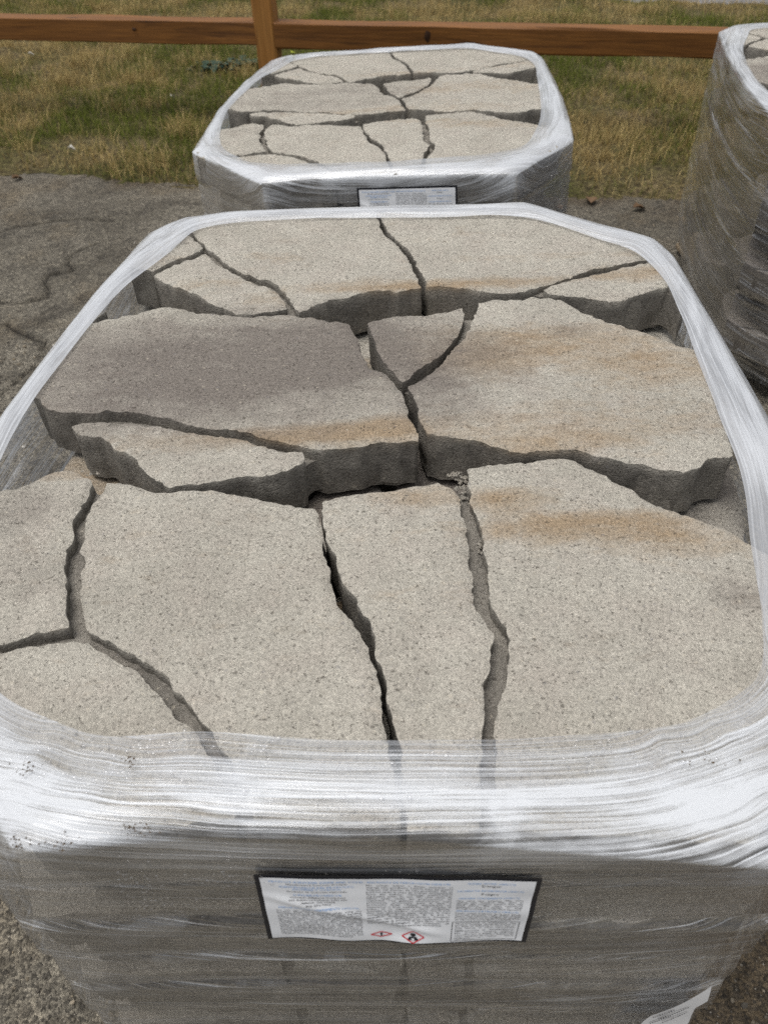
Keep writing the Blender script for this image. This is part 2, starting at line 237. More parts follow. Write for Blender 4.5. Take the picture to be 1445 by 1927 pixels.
# ------------------------------------------------------------------ materials
class NT:
    def __init__(self, name):
        self.m = bpy.data.materials.new(name)
        self.m.use_nodes = True
        self.t = self.m.node_tree
        self.t.nodes.clear()
        self.out = self.t.nodes.new('ShaderNodeOutputMaterial')
    def n(self, typ, ins=None, **kw):
        nd = self.t.nodes.new('ShaderNode' + typ)
        for k, v in kw.items():
            setattr(nd, k, v)
        for k, v in (ins or {}).items():
            s = nd.inputs[k]
            if isinstance(v, bpy.types.NodeSocket):
                self.t.links.new(v, s)
            else:
                s.default_value = v
        return nd
    def noise(self, vec, scale, detail=3, rough=.55, dist=0.0):
        return self.n('TexNoise', {'Vector': vec, 'Scale': scale, 'Detail': detail, 'Roughness': rough, 'Distortion': dist}).outputs['Fac']
    def ramp(self, fac, *stops):
        r = self.n('ValToRGB', {'Fac': fac})
        e = r.color_ramp.elements
        while len(e) < len(stops):
            e.new(.5)
        for el, (p, c) in zip(e, stops):
            el.position = p
            el.color = (c, c, c, 1) if isinstance(c, (int, float)) else (*c, 1)
        return r.outputs['Color']
    def math(self, op, a, b=0.0, clamp=False):
        nd = self.n('Math', {0: a, 1: b}, operation=op)
        nd.use_clamp = clamp
        return nd.outputs[0]
    def mix(self, fac, a, b, blend='MIX'):
        nd = self.n('Mix', data_type='RGBA', blend_type=blend)
        for k, v in ((0, fac), (6, a), (7, b)):
            if isinstance(v, bpy.types.NodeSocket):
                self.t.links.new(v, nd.inputs[k])
            else:
                nd.inputs[k].default_value = v if k == 0 else (*v, 1)
        return nd.outputs[2]
    def attr(self, name, typ='GEOMETRY'):
        return self.n('Attribute', attribute_name=name, attribute_type=typ).outputs['Fac']
    def mapv(self, vec, scale=(1, 1, 1), loc=(0, 0, 0), rot=(0, 0, 0)):
        return self.n('Mapping', {'Vector': vec, 'Scale': scale, 'Location': loc, 'Rotation': rot}).outputs[0]
    def bump(self, h, strength, dist, normal=None):
        ins = {'Height': h, 'Strength': strength, 'Distance': dist}
        if normal is not None:
            ins['Normal'] = normal
        return self.n('Bump', ins).outputs[0]
    def pbr(self, col, rough=.8, normal=None, spec=.3, **kw):
        ins = {'Base Color': col if isinstance(col, bpy.types.NodeSocket) else (*col, 1), 'Roughness': rough, 'Specular IOR Level': spec}
        if normal is not None:
            ins['Normal'] = normal
        ins.update(kw)
        return self.n('BsdfPrincipled', ins).outputs[0]
    def done(self, sh):
        self.t.links.new(sh, self.out.inputs['Surface'])
        return self.m

def concrete():
    k = NT('cast_concrete')
    oc = k.n('TexCoord').outputs['Object']
    rnd = k.n('ObjectInfo').outputs['Random']
    off = k.n('CombineXYZ', {0: k.math('MULTIPLY', rnd, 31.0), 1: k.math('MULTIPLY', rnd, 17.0), 2: k.math('MULTIPLY', rnd, 7.0)}).outputs[0]
    v = k.n('VectorMath', {0: oc, 1: off}, operation='ADD').outputs[0]
    stain = k.attr('stain', 'OBJECT')
    tan = k.attr('tan'); dark = k.attr('dark'); side = k.attr('side')
    base = k.mix(k.ramp(k.noise(v, 7, 5, .6), (.34, 0.0), (.66, 1.0)), (.352, .331, .285), (.424, .400, .348))
    base = k.mix(k.ramp(k.noise(k.mapv(v, (1, 1, 1), (7, 3, 2)), 21, 4, .6), (.42, 0.0), (.70, .55)), base, (.362, .326, .284))
    base = k.mix(k.ramp(k.noise(k.mapv(v, (1, 1, 1), (2, 8, 4)), 13, 4, .6), (.50, 0.0), (.74, .5)), base, (.318, .300, .258))
    # broad streaks drawn out along the slab
    st = k.noise(k.mapv(v, (4, 17, 9)), 1.0, 5, .6, .5)
    wob = k.noise(v, 38, 4, .65)
    t1 = k.math('MULTIPLY', k.math('ADD', tan, k.math('MULTIPLY', k.math('SUBTRACT', st, .5), .9)), stain)
    fl_ = k.noise(k.mapv(v, (22, 60, 30), (1, 2, 7)), 1.0, 5, .7, .8)
    t1 = k.math('ADD', t1, k.math('MULTIPLY', k.math('SUBTRACT', wob, .5), .8))
    t1 = k.math('ADD', t1, k.math('MULTIPLY', k.math('SUBTRACT', fl_, .5), 1.1))
    base = k.mix(k.ramp(t1, (.12, 0.0), (1.0, .88)), base, (.290, .214, .136))
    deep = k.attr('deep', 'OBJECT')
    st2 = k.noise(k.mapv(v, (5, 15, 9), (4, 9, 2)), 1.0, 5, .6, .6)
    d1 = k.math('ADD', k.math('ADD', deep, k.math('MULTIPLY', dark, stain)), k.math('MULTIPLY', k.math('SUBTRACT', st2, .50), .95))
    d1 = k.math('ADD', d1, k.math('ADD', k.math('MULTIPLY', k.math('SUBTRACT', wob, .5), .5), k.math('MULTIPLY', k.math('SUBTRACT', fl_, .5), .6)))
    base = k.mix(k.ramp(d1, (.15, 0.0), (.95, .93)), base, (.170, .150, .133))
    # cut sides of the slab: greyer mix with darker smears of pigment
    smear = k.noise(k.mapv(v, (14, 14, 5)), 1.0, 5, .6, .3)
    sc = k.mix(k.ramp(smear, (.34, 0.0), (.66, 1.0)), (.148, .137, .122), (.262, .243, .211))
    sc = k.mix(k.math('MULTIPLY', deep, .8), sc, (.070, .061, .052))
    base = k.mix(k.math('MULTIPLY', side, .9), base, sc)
    # grain: sand and small stones packed together, dark gaps between them
    jit = k.n('VectorMath', {0: v, 1: k.n('VectorMath', {0: k.n('TexNoise', {'Vector': v, 'Scale': 160.0, 'Detail': 3.0}).outputs['Color'], 1: (.0035, .0035, .0035)}, operation='MULTIPLY').outputs[0]}, operation='ADD').outputs[0]
    va = k.n('TexVoronoi', {'Vector': jit, 'Scale': 520.0}, feature='F1')
    ca = k.n('SeparateColor', {'Color': va.outputs['Color']}).outputs
    vb = k.n('TexVoronoi', {'Vector': jit, 'Scale': 240.0}, feature='F1')
    cb = k.n('SeparateColor', {'Color': vb.outputs['Color']}).outputs
    base = k.mix(1.0, base, k.ramp(ca[0], (.0, .85), (.55, 1.0), (1.0, 1.15)), 'MULTIPLY')
    base = k.mix(1.0, base, k.ramp(cb[0], (.0, .94), (1.0, 1.06)), 'MULTIPLY')
    fine = k.noise(v, 700, 3, .75)
    base = k.mix(1.0, base, k.ramp(fine, (.30, .82), (.5, 1.0), (.72, 1.18)), 'MULTIPLY')
    chip = k.math('GREATER_THAN', k.math('SUBTRACT', cb[1], k.math('MULTIPLY', vb.outputs['Distance'], .16)), .925)
    base = k.mix(k.math('MULTIPLY', chip, .38), base, (.52, .47, .38))
    chip2 = k.math('GREATER_THAN', k.math('SUBTRACT', cb[2], k.math('MULTIPLY', vb.outputs['Distance'], .16)), .935)
    base = k.mix(k.math('MULTIPLY', chip2, .40), base, (.16, .155, .165))
    pn = k.noise(k.mapv(v, (1, 1, 1), (3, 1, 5)), 260, 3, .75)
    pit = k.ramp(pn, (.315, 1.0), (.395, 0.0))
    base = k.mix(k.math('MULTIPLY', pit, .62), base, (.085, .070, .055))
    h = k.math('ADD', k.math('MULTIPLY', k.noise(v, 330, 4, .75), 1.0), k.math('MULTIPLY', k.noise(v, 85, 3, .6), .9))
    h = k.math('SUBTRACT', h, k.math('MULTIPLY', pit, .7))
    h = k.math('SUBTRACT', h, k.math('MULTIPLY', va.outputs['Distance'], .35))
    nm = k.bump(h, .78, .0042)
    return k.done(k.pbr(base, .95, nm, .12))

M_CON = concrete()

def film_mat():
    """stretch film: clear where it lies single, milky where it is stretched and gathered, with fine strands"""
    k = NT('stretch_film')
    uv = k.n('UVMap').outputs[0]
    milk = k.attr('milk'); fan = k.attr('fan')
    w1 = k.noise(k.mapv(uv, (2.2, 5, 1)), 1.0, 3)
    wv = k.n('CombineXYZ', {0: 0.0, 1: k.math('MULTIPLY', k.math('SUBTRACT', w1, .5), k.math('ADD', .012, k.math('MULTIPLY', fan, .05))), 2: 0.0}).outputs[0]
    q = k.n('VectorMath', {0: uv, 1: wv}, operation='ADD').outputs[0]
    a = k.noise(k.mapv(q, (2.0, 170, 1), rot=(0, 0, .02)), 1.0, 3, .6)
    b = k.noise(k.mapv(q, (3.2, 420, 1), (3, 5, 0), rot=(0, 0, -.03)), 1.0, 2, .6)
    b2 = k.noise(k.mapv(q, (5.0, 820, 1), (6, 1, 0), rot=(0, 0, .045)), 1.0, 2, .6)
    c = k.noise(k.mapv(q, (5.0, 300, 1), (8, 2, 0), rot=(0, 0, .16)), 1.0, 3, .65)
    broad = k.noise(k.mapv(q, (5.0, 26, 1), (1, 7, 0), rot=(0, 0, .06)), 1.0, 5, .62, .4)
    s = k.math('ADD', k.math('MULTIPLY', b, .40), k.math('MULTIPLY', b2, .30))
    s = k.math('ADD', s, k.math('MULTIPLY', a, .30))
    s = k.math('ADD', s, k.math('MULTIPLY', c, k.math('ADD', .12, k.math('MULTIPLY', fan, .5))))
    s = k.math('DIVIDE', s, k.math('ADD', 1.12, k.math('MULTIPLY', fan, .5)))
    s = k.math('ADD', k.math('MULTIPLY', k.math('SUBTRACT', s, .5), 4.4), .5)
    dens = k.math('MAXIMUM', k.math('ADD', 1.0, k.math('MULTIPLY', k.math('SUBTRACT', broad, .5), 2.6)), .15)
    me_ = k.math('MULTIPLY', milk, dens)
    # threshold slides with how much film is gathered here
    cov = k.math('DIVIDE', k.math('SUBTRACT', s, k.math('SUBTRACT', 1.04, k.math('MULTIPLY', me_, 1.10))), .70, True)
    cov = k.math('ADD', k.math('MULTIPLY', cov, .80), k.math('ADD', .012, k.math('MULTIPLY', me_, .10)))
    hair = k.noise(k.mapv(q, (1.3, 560, 1), (2, 4, 0), rot=(0, 0, -.012)), 1.0, 2, .6)
    hsel = k.noise(k.mapv(q, (3.0, 30, 1), (5, 5, 0)), 1.0, 3, .6)
    cov = k.math('ADD', cov, k.math('MULTIPLY', k.ramp(hair, (.565, 0.0), (.66, .68)), k.ramp(hsel, (.34, .18), (.62, 1.0))))
    # lapped edges of the winding: thin brighter lines, slightly slanting
    uvs = k.n('SeparateXYZ', {0: q}).outputs
    for per, slope, wd, ph_ in ((.093, .020, .020, .0), (.127, -.035, .014, .4)):
        l = k.math('FRACT', k.math('ADD', k.math('DIVIDE', k.math('ADD', uvs[1], k.math('MULTIPLY', uvs[0], slope)), per), ph_))
        l = k.math('LESS_THAN', l, wd)
        ln = k.noise(k.mapv(uv, (3.0, 7, 1), (ph_ * 9, 2, 0)), 1.0, 3)
        cov = k.math('ADD', cov, k.math('MULTIPLY', l, k.ramp(ln, (.40, 0.0), (.66, .55))))
    # damp misty patches on the inside
    pm_ = k.noise(k.mapv(uv, (9, 11, 1), (2, 5, 0), rot=(0, 0, .5)), 1.0, 4, .6, .8)
    cov = k.math('ADD', cov, k.math('MULTIPLY', k.ramp(pm_, (.60, 0.0), (.645, .13)), 1.0))
    cov = k.math('MINIMUM', cov, .95)
    h = k.math('ADD', k.math('MULTIPLY', a, .5), k.math('MULTIPLY', b, .8))
    nm = k.bump(h, .30, .0008)
    wr = k.noise(k.mapv(uv, (7, 15, 1)), 1.0, 3, .5)
    nm2 = k.bump(k.math('ADD', h, k.math('MULTIPLY', wr, .35)), .5, .0026)
    dif = k.n('BsdfDiffuse', {'Color': (.755, .785, .825, 1), 'Normal': nm}).outputs[0]
    trl = k.n('BsdfTranslucent', {'Color': (.755, .785, .825, 1), 'Normal': nm}).outputs[0]
    body = k.n('MixShader', {0: .36, 1: dif, 2: trl}).outputs[0]
    tr = k.n('BsdfTransparent', {'Color': (.965, .965, .97, 1)}).outputs[0]
    m1 = k.n('MixShader', {0: cov, 1: tr, 2: body}).outputs[0]
    gl = k.n('BsdfGlossy', {'Color': (1, 1, 1, 1), 'Roughness': .14, 'Normal': nm2}).outputs[0]
    fr = k.n('Fresnel', {'IOR': 1.45, 'Normal': nm2}).outputs[0]
    m2 = k.n('MixShader', {0: k.math('MULTIPLY', fr, .55), 1: m1, 2: gl}).outputs[0]
    return k.done(m2)

M_FILM = film_mat()

def wood_mat(name, c1, c2, c3, sc=1.0):
    k = NT(name)
    oc = k.n('TexCoord').outputs['Object']
    rnd = k.n('ObjectInfo').outputs['Random']
    off = k.n('CombineXYZ', {0: k.math('MULTIPLY', rnd, 13.0), 1: k.math('MULTIPLY', rnd, 5.0), 2: k.math('MULTIPLY', rnd, 9.0)}).outputs[0]
    v = k.n('VectorMath', {0: oc, 1: off}, operation='ADD').outputs[0]
    g = k.noise(k.mapv(v, (1.6 * sc, 38 * sc, 38 * sc)), 1.0, 5, .6, .9)
    f = k.noise(k.mapv(v, (7 * sc, 230 * sc, 230 * sc)), 1.0, 3, .6)
    col = k.mix(k.ramp(g, (.34, 0.0), (.66, 1.0)), c1, c2)
    col = k.mix(k.ramp(k.noise(k.mapv(v, (2.2, 26, 26), (5, 3, 1)), 1.0, 4, .6, 1.2), (.56, 0.0), (.72, .85)), col, c3)
    col = k.mix(1.0, col, k.ramp(f, (.3, .72), (.7, 1.2)), 'MULTIPLY')
    kn = k.n('TexVoronoi', {'Vector': k.mapv(v, (2.1, 9, 9)), 'Scale': 1.0, 'Randomness': 1.0}, feature='F1').outputs['Distance']
    col = k.mix(k.ramp(kn, (.05, .9), (.13, 0.0)), col, tuple(x * .3 for x in c3))
    return k.done(k.pbr(col, .62, k.bump(k.math('ADD', g, f), .4, .003), .3))

M_RAIL = wood_mat('stained_cedar', (.118, .046, .009), (.205, .085, .018), (.044, .016, .004))
M_POST = wood_mat('stained_cedar_post', (.255, .112, .024), (.34, .160, .042), (.13, .052, .013))
M_PAL = wood_mat('pallet_wood', (.22, .17, .11), (.30, .235, .16), (.12, .09, .06))

def asphalt_mat():
    k = NT('worn_asphalt')
    p = k.n('NewGeometry').outputs['Position']
    col = k.mix(k.ramp(k.noise(p, 1.7, 5, .6), (.40, 0.0), (.60, 1.0)), (.165, .146, .112), (.285, .257, .204))
    col = k.mix(k.ramp(k.noise(p, 5.5, 5, .65, .6), (.50, 0.0), (.66, .8)), col, (.098, .086, .067))
    col = k.mix(k.ramp(k.noise(k.mapv(p, loc=(5, 1, 0)), 2.6, 4, .6), (.52, 0.0), (.70, .6)), col, (.200, .150, .088))
    soil = k.attr('soil')
    col = k.mix(soil, col, (.135, .100, .060))
    vo = k.n('TexVoronoi', {'Vector': p, 'Scale': 230.0}, feature='F1')
    vc = k.n('SeparateColor', {'Color': vo.outputs['Color']}).outputs
    col = k.mix(k.ramp(vc[0], (.1, .75), (.95, .0)), col, (.035, .032, .029))
    ch = k.math('LESS_THAN', vo.outputs['Distance'], k.math('MULTIPLY', k.math('SUBTRACT', vc[1], .80), 2.0))
    col = k.mix(k.math('MULTIPLY', ch, .8), col, (.33, .30, .25))
    col = k.mix(1.0, col, k.ramp(k.noise(p, 260, 4, .8), (.32, .5), (.68, 1.6)), 'MULTIPLY')
    vg = k.n('TexVoronoi', {'Vector': p, 'Scale': 75.0}, feature='F1')
    vgc = k.n('SeparateColor', {'Color': vg.outputs['Color']}).outputs
    col = k.mix(1.0, col, k.ramp(vgc[0], (.0, .74), (1.0, 1.24)), 'MULTIPLY')
    crack = k.attr('crack')
    col = k.mix(k.math('MULTIPLY', crack, .85), col, (.018, .016, .014))
    h = k.math('SUBTRACT', k.noise(p, 260, 4, .7), k.math('MULTIPLY', vo.outputs['Distance'], .6))
    h = k.math('ADD', h, k.math('MULTIPLY', k.noise(p, 40, 4, .65), 1.6))
    return k.done(k.pbr(col, .9, k.bump(h, 1.0, .009), .25))

def lawn_mat():
    k = NT('lawn_thatch')
    p = k.n('NewGeometry').outputs['Position']
    col = k.mix(k.ramp(k.noise(p, 2.3, 5, .65), (.38, 0.0), (.62, 1.0)), (.090, .090, .030), (.200, .155, .082))
    col = k.mix(k.ramp(k.noise(p, 46, 4, .7), (.42, 0.0), (.62, .9)), col, (.040, .031, .020))
    h = k.math('ADD', k.noise(p, 60, 4, .7), k.noise(p, 15, 3, .6))
    return k.done(k.pbr(col, .95, k.bump(h, .9, .03), .1))

def grass_mat():
    k = NT('grass_blades')
    straw = k.attr('straw'); tone = k.attr('tone')
    col = k.mix(tone, (.056, .078, .013), (.165, .180, .042))
    dry = k.mix(tone, (.215, .150, .060), (.54, .42, .20))
    col = k.mix(straw, col, dry)
    d = k.n('BsdfDiffuse', {'Color': col}).outputs[0]
    t = k.n('BsdfTranslucent', {'Color': col}).outputs[0]
    return k.done(k.n('MixShader', {0: .3, 1: d, 2: t}).outputs[0])

def flat_mat(name, col, rough=.7, spec=.3, var=0.0, sc=30):
    k = NT(name)
    if var:
        oc = k.n('TexCoord').outputs['Object']
        c = k.mix(k.noise(oc, sc, 4), tuple(x * (1 - var) for x in col), tuple(min(1, x * (1 + var)) for x in col))
    else:
        c = col
    return k.done(k.pbr(c, rough, None, spec))

M_ASPH, M_LAWN, M_GRASS = asphalt_mat(), lawn_mat(), grass_mat()
M_ROAD = flat_mat('far_road', (.17, .17, .175), .9, .2, .25, 6)
M_PAPER = flat_mat('label_paper', (.84, .86, .89), .38, .5, .04, 40)
M_BLACK = flat_mat('label_black', (.012, .013, .018), .4, .5)
M_INK = flat_mat('black_ink', (.025, .025, .03), .6, .2)
M_BLUE = flat_mat('blue_ink', (.14, .33, .66), .6, .2)
M_RED = flat_mat('red_ink', (.60, .035, .05), .6, .2)
M_SLIP = flat_mat('white_paper', (.80, .80, .80), .6, .3, .04, 20)
M_LEAF = flat_mat('dry_leaf', (.13, .080, .045), .8, .2, .4, 40)
M_SCRAP = flat_mat('pale_scrap', (.62, .60, .55), .8, .2, .15, 60)
M_WEED = flat_mat('weed_leaf', (.045, .075, .055), .7, .2, .3, 60)
M_LIME = flat_mat('yellow_green_leaf', (.42, .46, .06), .6, .3, .2, 60)

def pebble_mat():
    k = NT('gravel')
    tone = k.attr('tone')
    c = k.ramp(tone, (.0, (.030, .028, .026)), (.45, (.10, .088, .070)), (.85, (.20, .165, .115)), (1.0, (.50, .47, .42)))
    return k.done(k.pbr(c, .85, None, .25))
M_PEB = pebble_mat()
def drop_mat():
    k = NT('water_bead')
    g = k.n('BsdfGlossy', {'Color': (1, 1, 1, 1), 'Roughness': .05}).outputs[0]
    t = k.n('BsdfTransparent', {'Color': (.97, .97, .98, 1)}).outputs[0]
    lw = k.n('LayerWeight', {'Blend': .35}).outputs['Facing']
    return k.done(k.n('MixShader', {0: k.math('ADD', k.math('MULTIPLY', lw, .75), .06, True), 1: t, 2: g}).outputs[0])
M_DROP = drop_mat()
M_DIRT = flat_mat('dirt_speck', (.10, .075, .05), .9, .1, .4, 200)

# ------------------------------------------------------------------ ground
def ground_z(x, y):
    return -0.0150 * sstep(.9, 2.6, y) * (np.asarray(y, float) - .9) * 1.0

CRACKS = [[(-1.222, 2.452), (-1.15, 2.44), (-1.088, 2.467), (-1.10, 2.53), (-1.12, 2.612), (-1.08, 2.65), (-1.047, 2.646), (-1.06, 2.70), (-1.10, 2.77), (-1.05, 2.84), (-1.00, 2.89), (-.93, 2.93)],
          [(-1.8, 2.42), (-1.5, 2.47), (-1.35, 2.44), (-1.222, 2.452)],
          [(-1.5, 3.0), (-1.405, 3.025), (-1.3, 3.09), (-1.15, 3.124), (-1.0, 3.1)],
          [(-1.10, 1.80), (-1.039, 1.882), (-.989, 2.012), (-1.0, 2.157), (-1.06, 2.22), (-1.171, 2.295), (-1.3, 2.30)],
          [(.75, 1.2), (.82, 1.6), (.8, 1.9), (.9, 2.3)]]

def edge_y(x):           # where the grass begins
    x = np.asarray(x, float)
    return 3.30 - .225 * x + .045 * vnoise(x * 2.2, 4.1, 0, 5) + .03 * vnoise(x * 7, 1.1, 0, 6)

def stretch(a, b, step, far):
    c = list(np.arange(a, b + 1e-6, step))
    d, s, l = step, c[-1], []
    while s < far:
        d *= 1.45; s += d; l.append(s)
    d, s, m = step, c[0], []
    while s > -far:
        d *= 1.45; s -= d; m.append(s)
    return np.array(m[::-1] + c + l)

def grid_mesh(name, xs, ys, zf, mat, attrs=()):
    Xg, Yg = np.meshgrid(xs, ys)
    x, y = Xg.ravel(), Yg.ravel()
    z = zf(x, y)
    nx, ny = len(xs), len(ys)
    i = (np.arange(ny - 1)[:, None] * nx + np.arange(nx - 1)[None]).ravel()
    me = fast_mesh(name, np.c_[x, y, z], np.c_[i, i + 1, i + nx + 1, i + nx], (mat,))
    return me, x, y

def crack_field(x, y):
    P = np.c_[x, y] +   .012 * np.c_[vnoise(x * 23, y * 17, 0, 31), vnoise(x * 17, y * 17, 4, 32)]
    d = np.full(len(x), 9.0)
    m = (np.abs(x) < 2.2) & (y > .8) & (y < 3.5)
    dd = np.full(m.sum(), 9.0)
    for c in CRACKS:
        dd = np.minimum(dd, seg_dist(P[m], np.array(c), False))
    d[m] = dd
    wd = .007 + .006 * vnoise(x * 3, y * 3, 0, 8)
    return np.exp(-(d / np.maximum(wd, .0035)) ** 2)

def asph_z(x, y):
    near = (np.abs(x) < 2.6) & (y > -.8) & (y < 4.2)
    z = ground_z(x, y).copy() if hasattr(ground_z(x, y), 'copy') else ground_z(x, y)
    z = np.array(z, float)
    bump = .004 * fbm(x * 3, y * 3, 0, 3) + .0022 * fbm(x * 17, y * 17, 0, 4) + .0022 * vnoise(x * 55, y * 55, 0, 9)
    # worn layer broken away in plates
    pl = sstep(-.05, .10, fbm(x * 1.9, y * 1.9, 0, 21) + .35 * fbm(x * 9, y * 9, 0, 22)) * .003
    under = np.minimum(np.maximum(0, y - edge_y(x)) * 2, 1) * -.03
    return z - .012 + np.where(near, bump * 1.0 + pl - .016 * crack_field(x, y), 0) + under

gx, gy = stretch(-2.2, 2.2, .0100, 300), stretch(-.5, 3.7, .0100, 300)
me, x, y = grid_mesh('ground', gx, gy, asph_z, M_ASPH)
fattr(me, 'crack', crack_field(x, y))
soil = sstep(.25, .62, 1 - np.hypot((x - .62) / .5, (y - .3) / .8)) * .9 + .8 * sstep(-.28, .0, y - edge_y(x)) * sstep(-.5, .4, fbm(x * 6, y * 6, 0, 12))
fattr(me, 'soil', np.clip(soil, 0, .9))
tag(link('ground', me), kind='structure')

# lawn beyond the ragged edge
def lawn_z(x, t):
    y = edge_y(x) + t
    return ground_z(x, y) + .028 * sstep(-.02, .16, t) - .012 + .022 * fbm(x * 2.6, y * 2.6, 0, 41) * sstep(0, .3, t) + .014 * fbm(x * 11, y * 11, 0, 42) * sstep(0, .2, t)
lx = stretch(-3.6, 3.6, .04, 300)
lt = np.array([-.03, 0, .03] + list(np.arange(.07, 4.2, .04)) + [4.4, 4.8, 5.5, 7, 10, 16, 30, 60, 120, 250])
Xg, Tg = np.meshgrid(lx, lt)
x, t = Xg.ravel(), Tg.ravel()
xe = np.clip(x, -6, 6)
y = edge_y(xe) + t
z = lawn_z(xe, t)
nx = len(lx)
i = (np.arange(len(lt) - 1)[:, None] * nx + np.arange(nx - 1)[None]).ravel()
me = fast_mesh('lawn', np.c_[x, y, z], np.c_[i, i + 1, i + nx + 1, i + nx], (M_LAWN,))
tag(link('lawn', me), kind='structure')

def make_grass():
    n = 150000
    x = RNG.uniform(-3.4, 3.2, n)
    t = RNG.uniform(0, 1, n) ** 1.15 * 3.9
    y = edge_y(x) + t
    patch = 1.25 * fbm(x * 1.1, y * 1.4, 0, 51) + .95 * fbm(x * 4.3, y * 4.3, 0, 52)
    bare = fbm(x * 3.1, y * 3.1, 0, 57) + .4 * vnoise(x * 12, y * 12, 0, 58)
    keep = ((bare < .34) | (RNG.random(n) < .2)) & ((t > .16 + .16 * vnoise(x * 5, 2, 0, 59)) | (RNG.random(n) < .3))
    x, y, t, patch = x[keep], y[keep], t[keep], patch[keep]
    n = len(x)
    # straw tussocks
    tus = []
    for _ in range(420):
        cx = RNG.uniform(-3.2, 3.1)
        ct = RNG.uniform(.02, 1) ** 1.5 * 3.4 + .03
        kk = RNG.integers(25, 95)
        rr = RNG.uniform(.03, .10)
        tx = cx + RNG.normal(0, rr, kk)
        tt = np.maximum(ct + RNG.normal(0, rr * .7, kk), .0)
        tus.append(np.c_[tx, tt])
    tus = np.vstack(tus)
    k2 = len(tus)
    X = np.r_[x, tus[:, 0]]; T = np.r_[t, tus[:, 1]]
    Y = edge_y(X) + T
    straw = np.r_[np.clip(sstep(-.22, .34, patch + RNG.normal(0, .22, n)) , 0, 1), np.clip(RNG.normal(.95, .1, k2), 0, 1)]
    tone = np.clip(RNG.normal(.42, .34, n + k2), 0, 1)
    L = np.r_[RNG.uniform(.025, .070, n) * (1 + .5 * np.clip(-patch, 0, 1)), RNG.uniform(.06, .15, k2)]
    W = np.r_[RNG.uniform(.0009, .0021, n), RNG.uniform(.0009, .0018, k2)]
    az = RNG.uniform(0, 2 * np.pi, n + k2)
    lean = np.r_[RNG.uniform(.4, 1.5, n), RNG.uniform(.4, 1.7, k2)]
    Z = lawn_z(X, T) - .003
    dx, dy = np.cos(az), np.sin(az)
    px, py = -dy, dx
    V = np.empty((n + k2, 7, 3))
    ang = np.zeros(n + k2)
    cx, cy, cz = X.copy(), Y.copy(), Z.copy()
    for s in range(4):
        wd = W * (1 - s / 3.0) if s < 3 else 0
        if s < 3:
            V[:, 2 * s] = np.c_[cx - px * wd, cy - py * wd, cz]
            V[:, 2 * s + 1] = np.c_[cx + px * wd, cy + py * wd, cz]
        else:
            V[:, 6] = np.c_[cx, cy, cz]
        a = lean * (.35 + .5 * s)
        seg = L / 3
        cx = cx + dx * np.sin(a) * seg; cy = cy + dy * np.sin(a) * seg; cz = cz + np.cos(a) * seg
    b = (np.arange(n + k2) * 7)[:, None]
    F3 = np.vstack([b + np.array([[0, 1, 3]]), b + np.array([[0, 3, 2]]), b + np.array([[2, 3, 5]]), b + np.array([[2, 5, 4]]), b + np.array([[4, 5, 6]])])
    me = fast_mesh('grass', V.reshape(-1, 3), F3, (M_GRASS,))
    fattr(me, 'straw', np.repeat(straw, 7)); fattr(me, 'tone', np.repeat(tone, 7))
    tag(link('grass', me), kind='stuff')
make_grass()

def make_gravel():
    n = 9000
    x = RNG.uniform(-2.0, 2.0, n); y = RNG.uniform(-.2, 3.3, n)
    near = 5200
    x[:near] = RNG.uniform(-1.3, -.35, near); y[:near] = RNG.uniform(.1, 2.2, near)
    x[near:near + 1300] = RNG.uniform(.3, 1.1, 1300); y[near:near + 1300] = RNG.uniform(0, 1.0, 1300)
    k = y < edge_y(x) + .05
    x, y = x[k], y[k]
    n = len(x)
    r = np.clip(RNG.lognormal(math.log(.0021), .42, n), .001, .009)
    phi = (1 + 5 ** .5) / 2
    ico = np.array([(-1, phi, 0), (1, phi, 0), (-1, -phi, 0), (1, -phi, 0), (0, -1, phi), (0, 1, phi), (0, -1, -phi), (0, 1, -phi), (phi, 0, -1), (phi, 0, 1), (-phi, 0, -1), (-phi, 0, 1)]) / 1.9
    fc = np.array([(0, 11, 5), (0, 5, 1), (0, 1, 7), (0, 7, 10), (0, 10, 11), (1, 5, 9), (5, 11, 4), (11, 10, 2), (10, 7, 6), (7, 1, 8), (3, 9, 4), (3, 4, 2), (3, 2, 6), (3, 6, 8), (3, 8, 9), (4, 9, 5), (2, 4, 11), (6, 2, 10), (8, 6, 7), (9, 8, 1)])
    V = ico[None] * RNG.uniform(.62, 1.25, (n, 12, 1)) * np.stack([r * RNG.uniform(.8, 1.4, n), r * RNG.uniform(.8, 1.4, n), r * RNG.uniform(.5, .95, n)], 1)[:, None]
    a = RNG.uniform(0, 6.28, n)
    c, s = np.cos(a)[:, None], np.sin(a)[:, None]
    V = np.stack([V[..., 0] * c - V[..., 1] * s, V[..., 0] * s + V[..., 1] * c, V[..., 2]], -1)
    V += np.c_[x, y, asph_z(x, y) + r * .35][:, None]
    Fq = ((np.arange(n) * 12)[:, None, None] + fc[None]).reshape(-1, 3)
    me = fast_mesh('gravel', V.reshape(-1, 3), Fq, (M_PEB,), smooth=False)
    fattr(me, 'tone', np.repeat(np.clip(RNG.beta(1.6, 2.2, n) + (RNG.random(n) < .02) * .6, 0, 1), 12))
    tag(link('gravel', me), kind='stuff')
make_gravel()

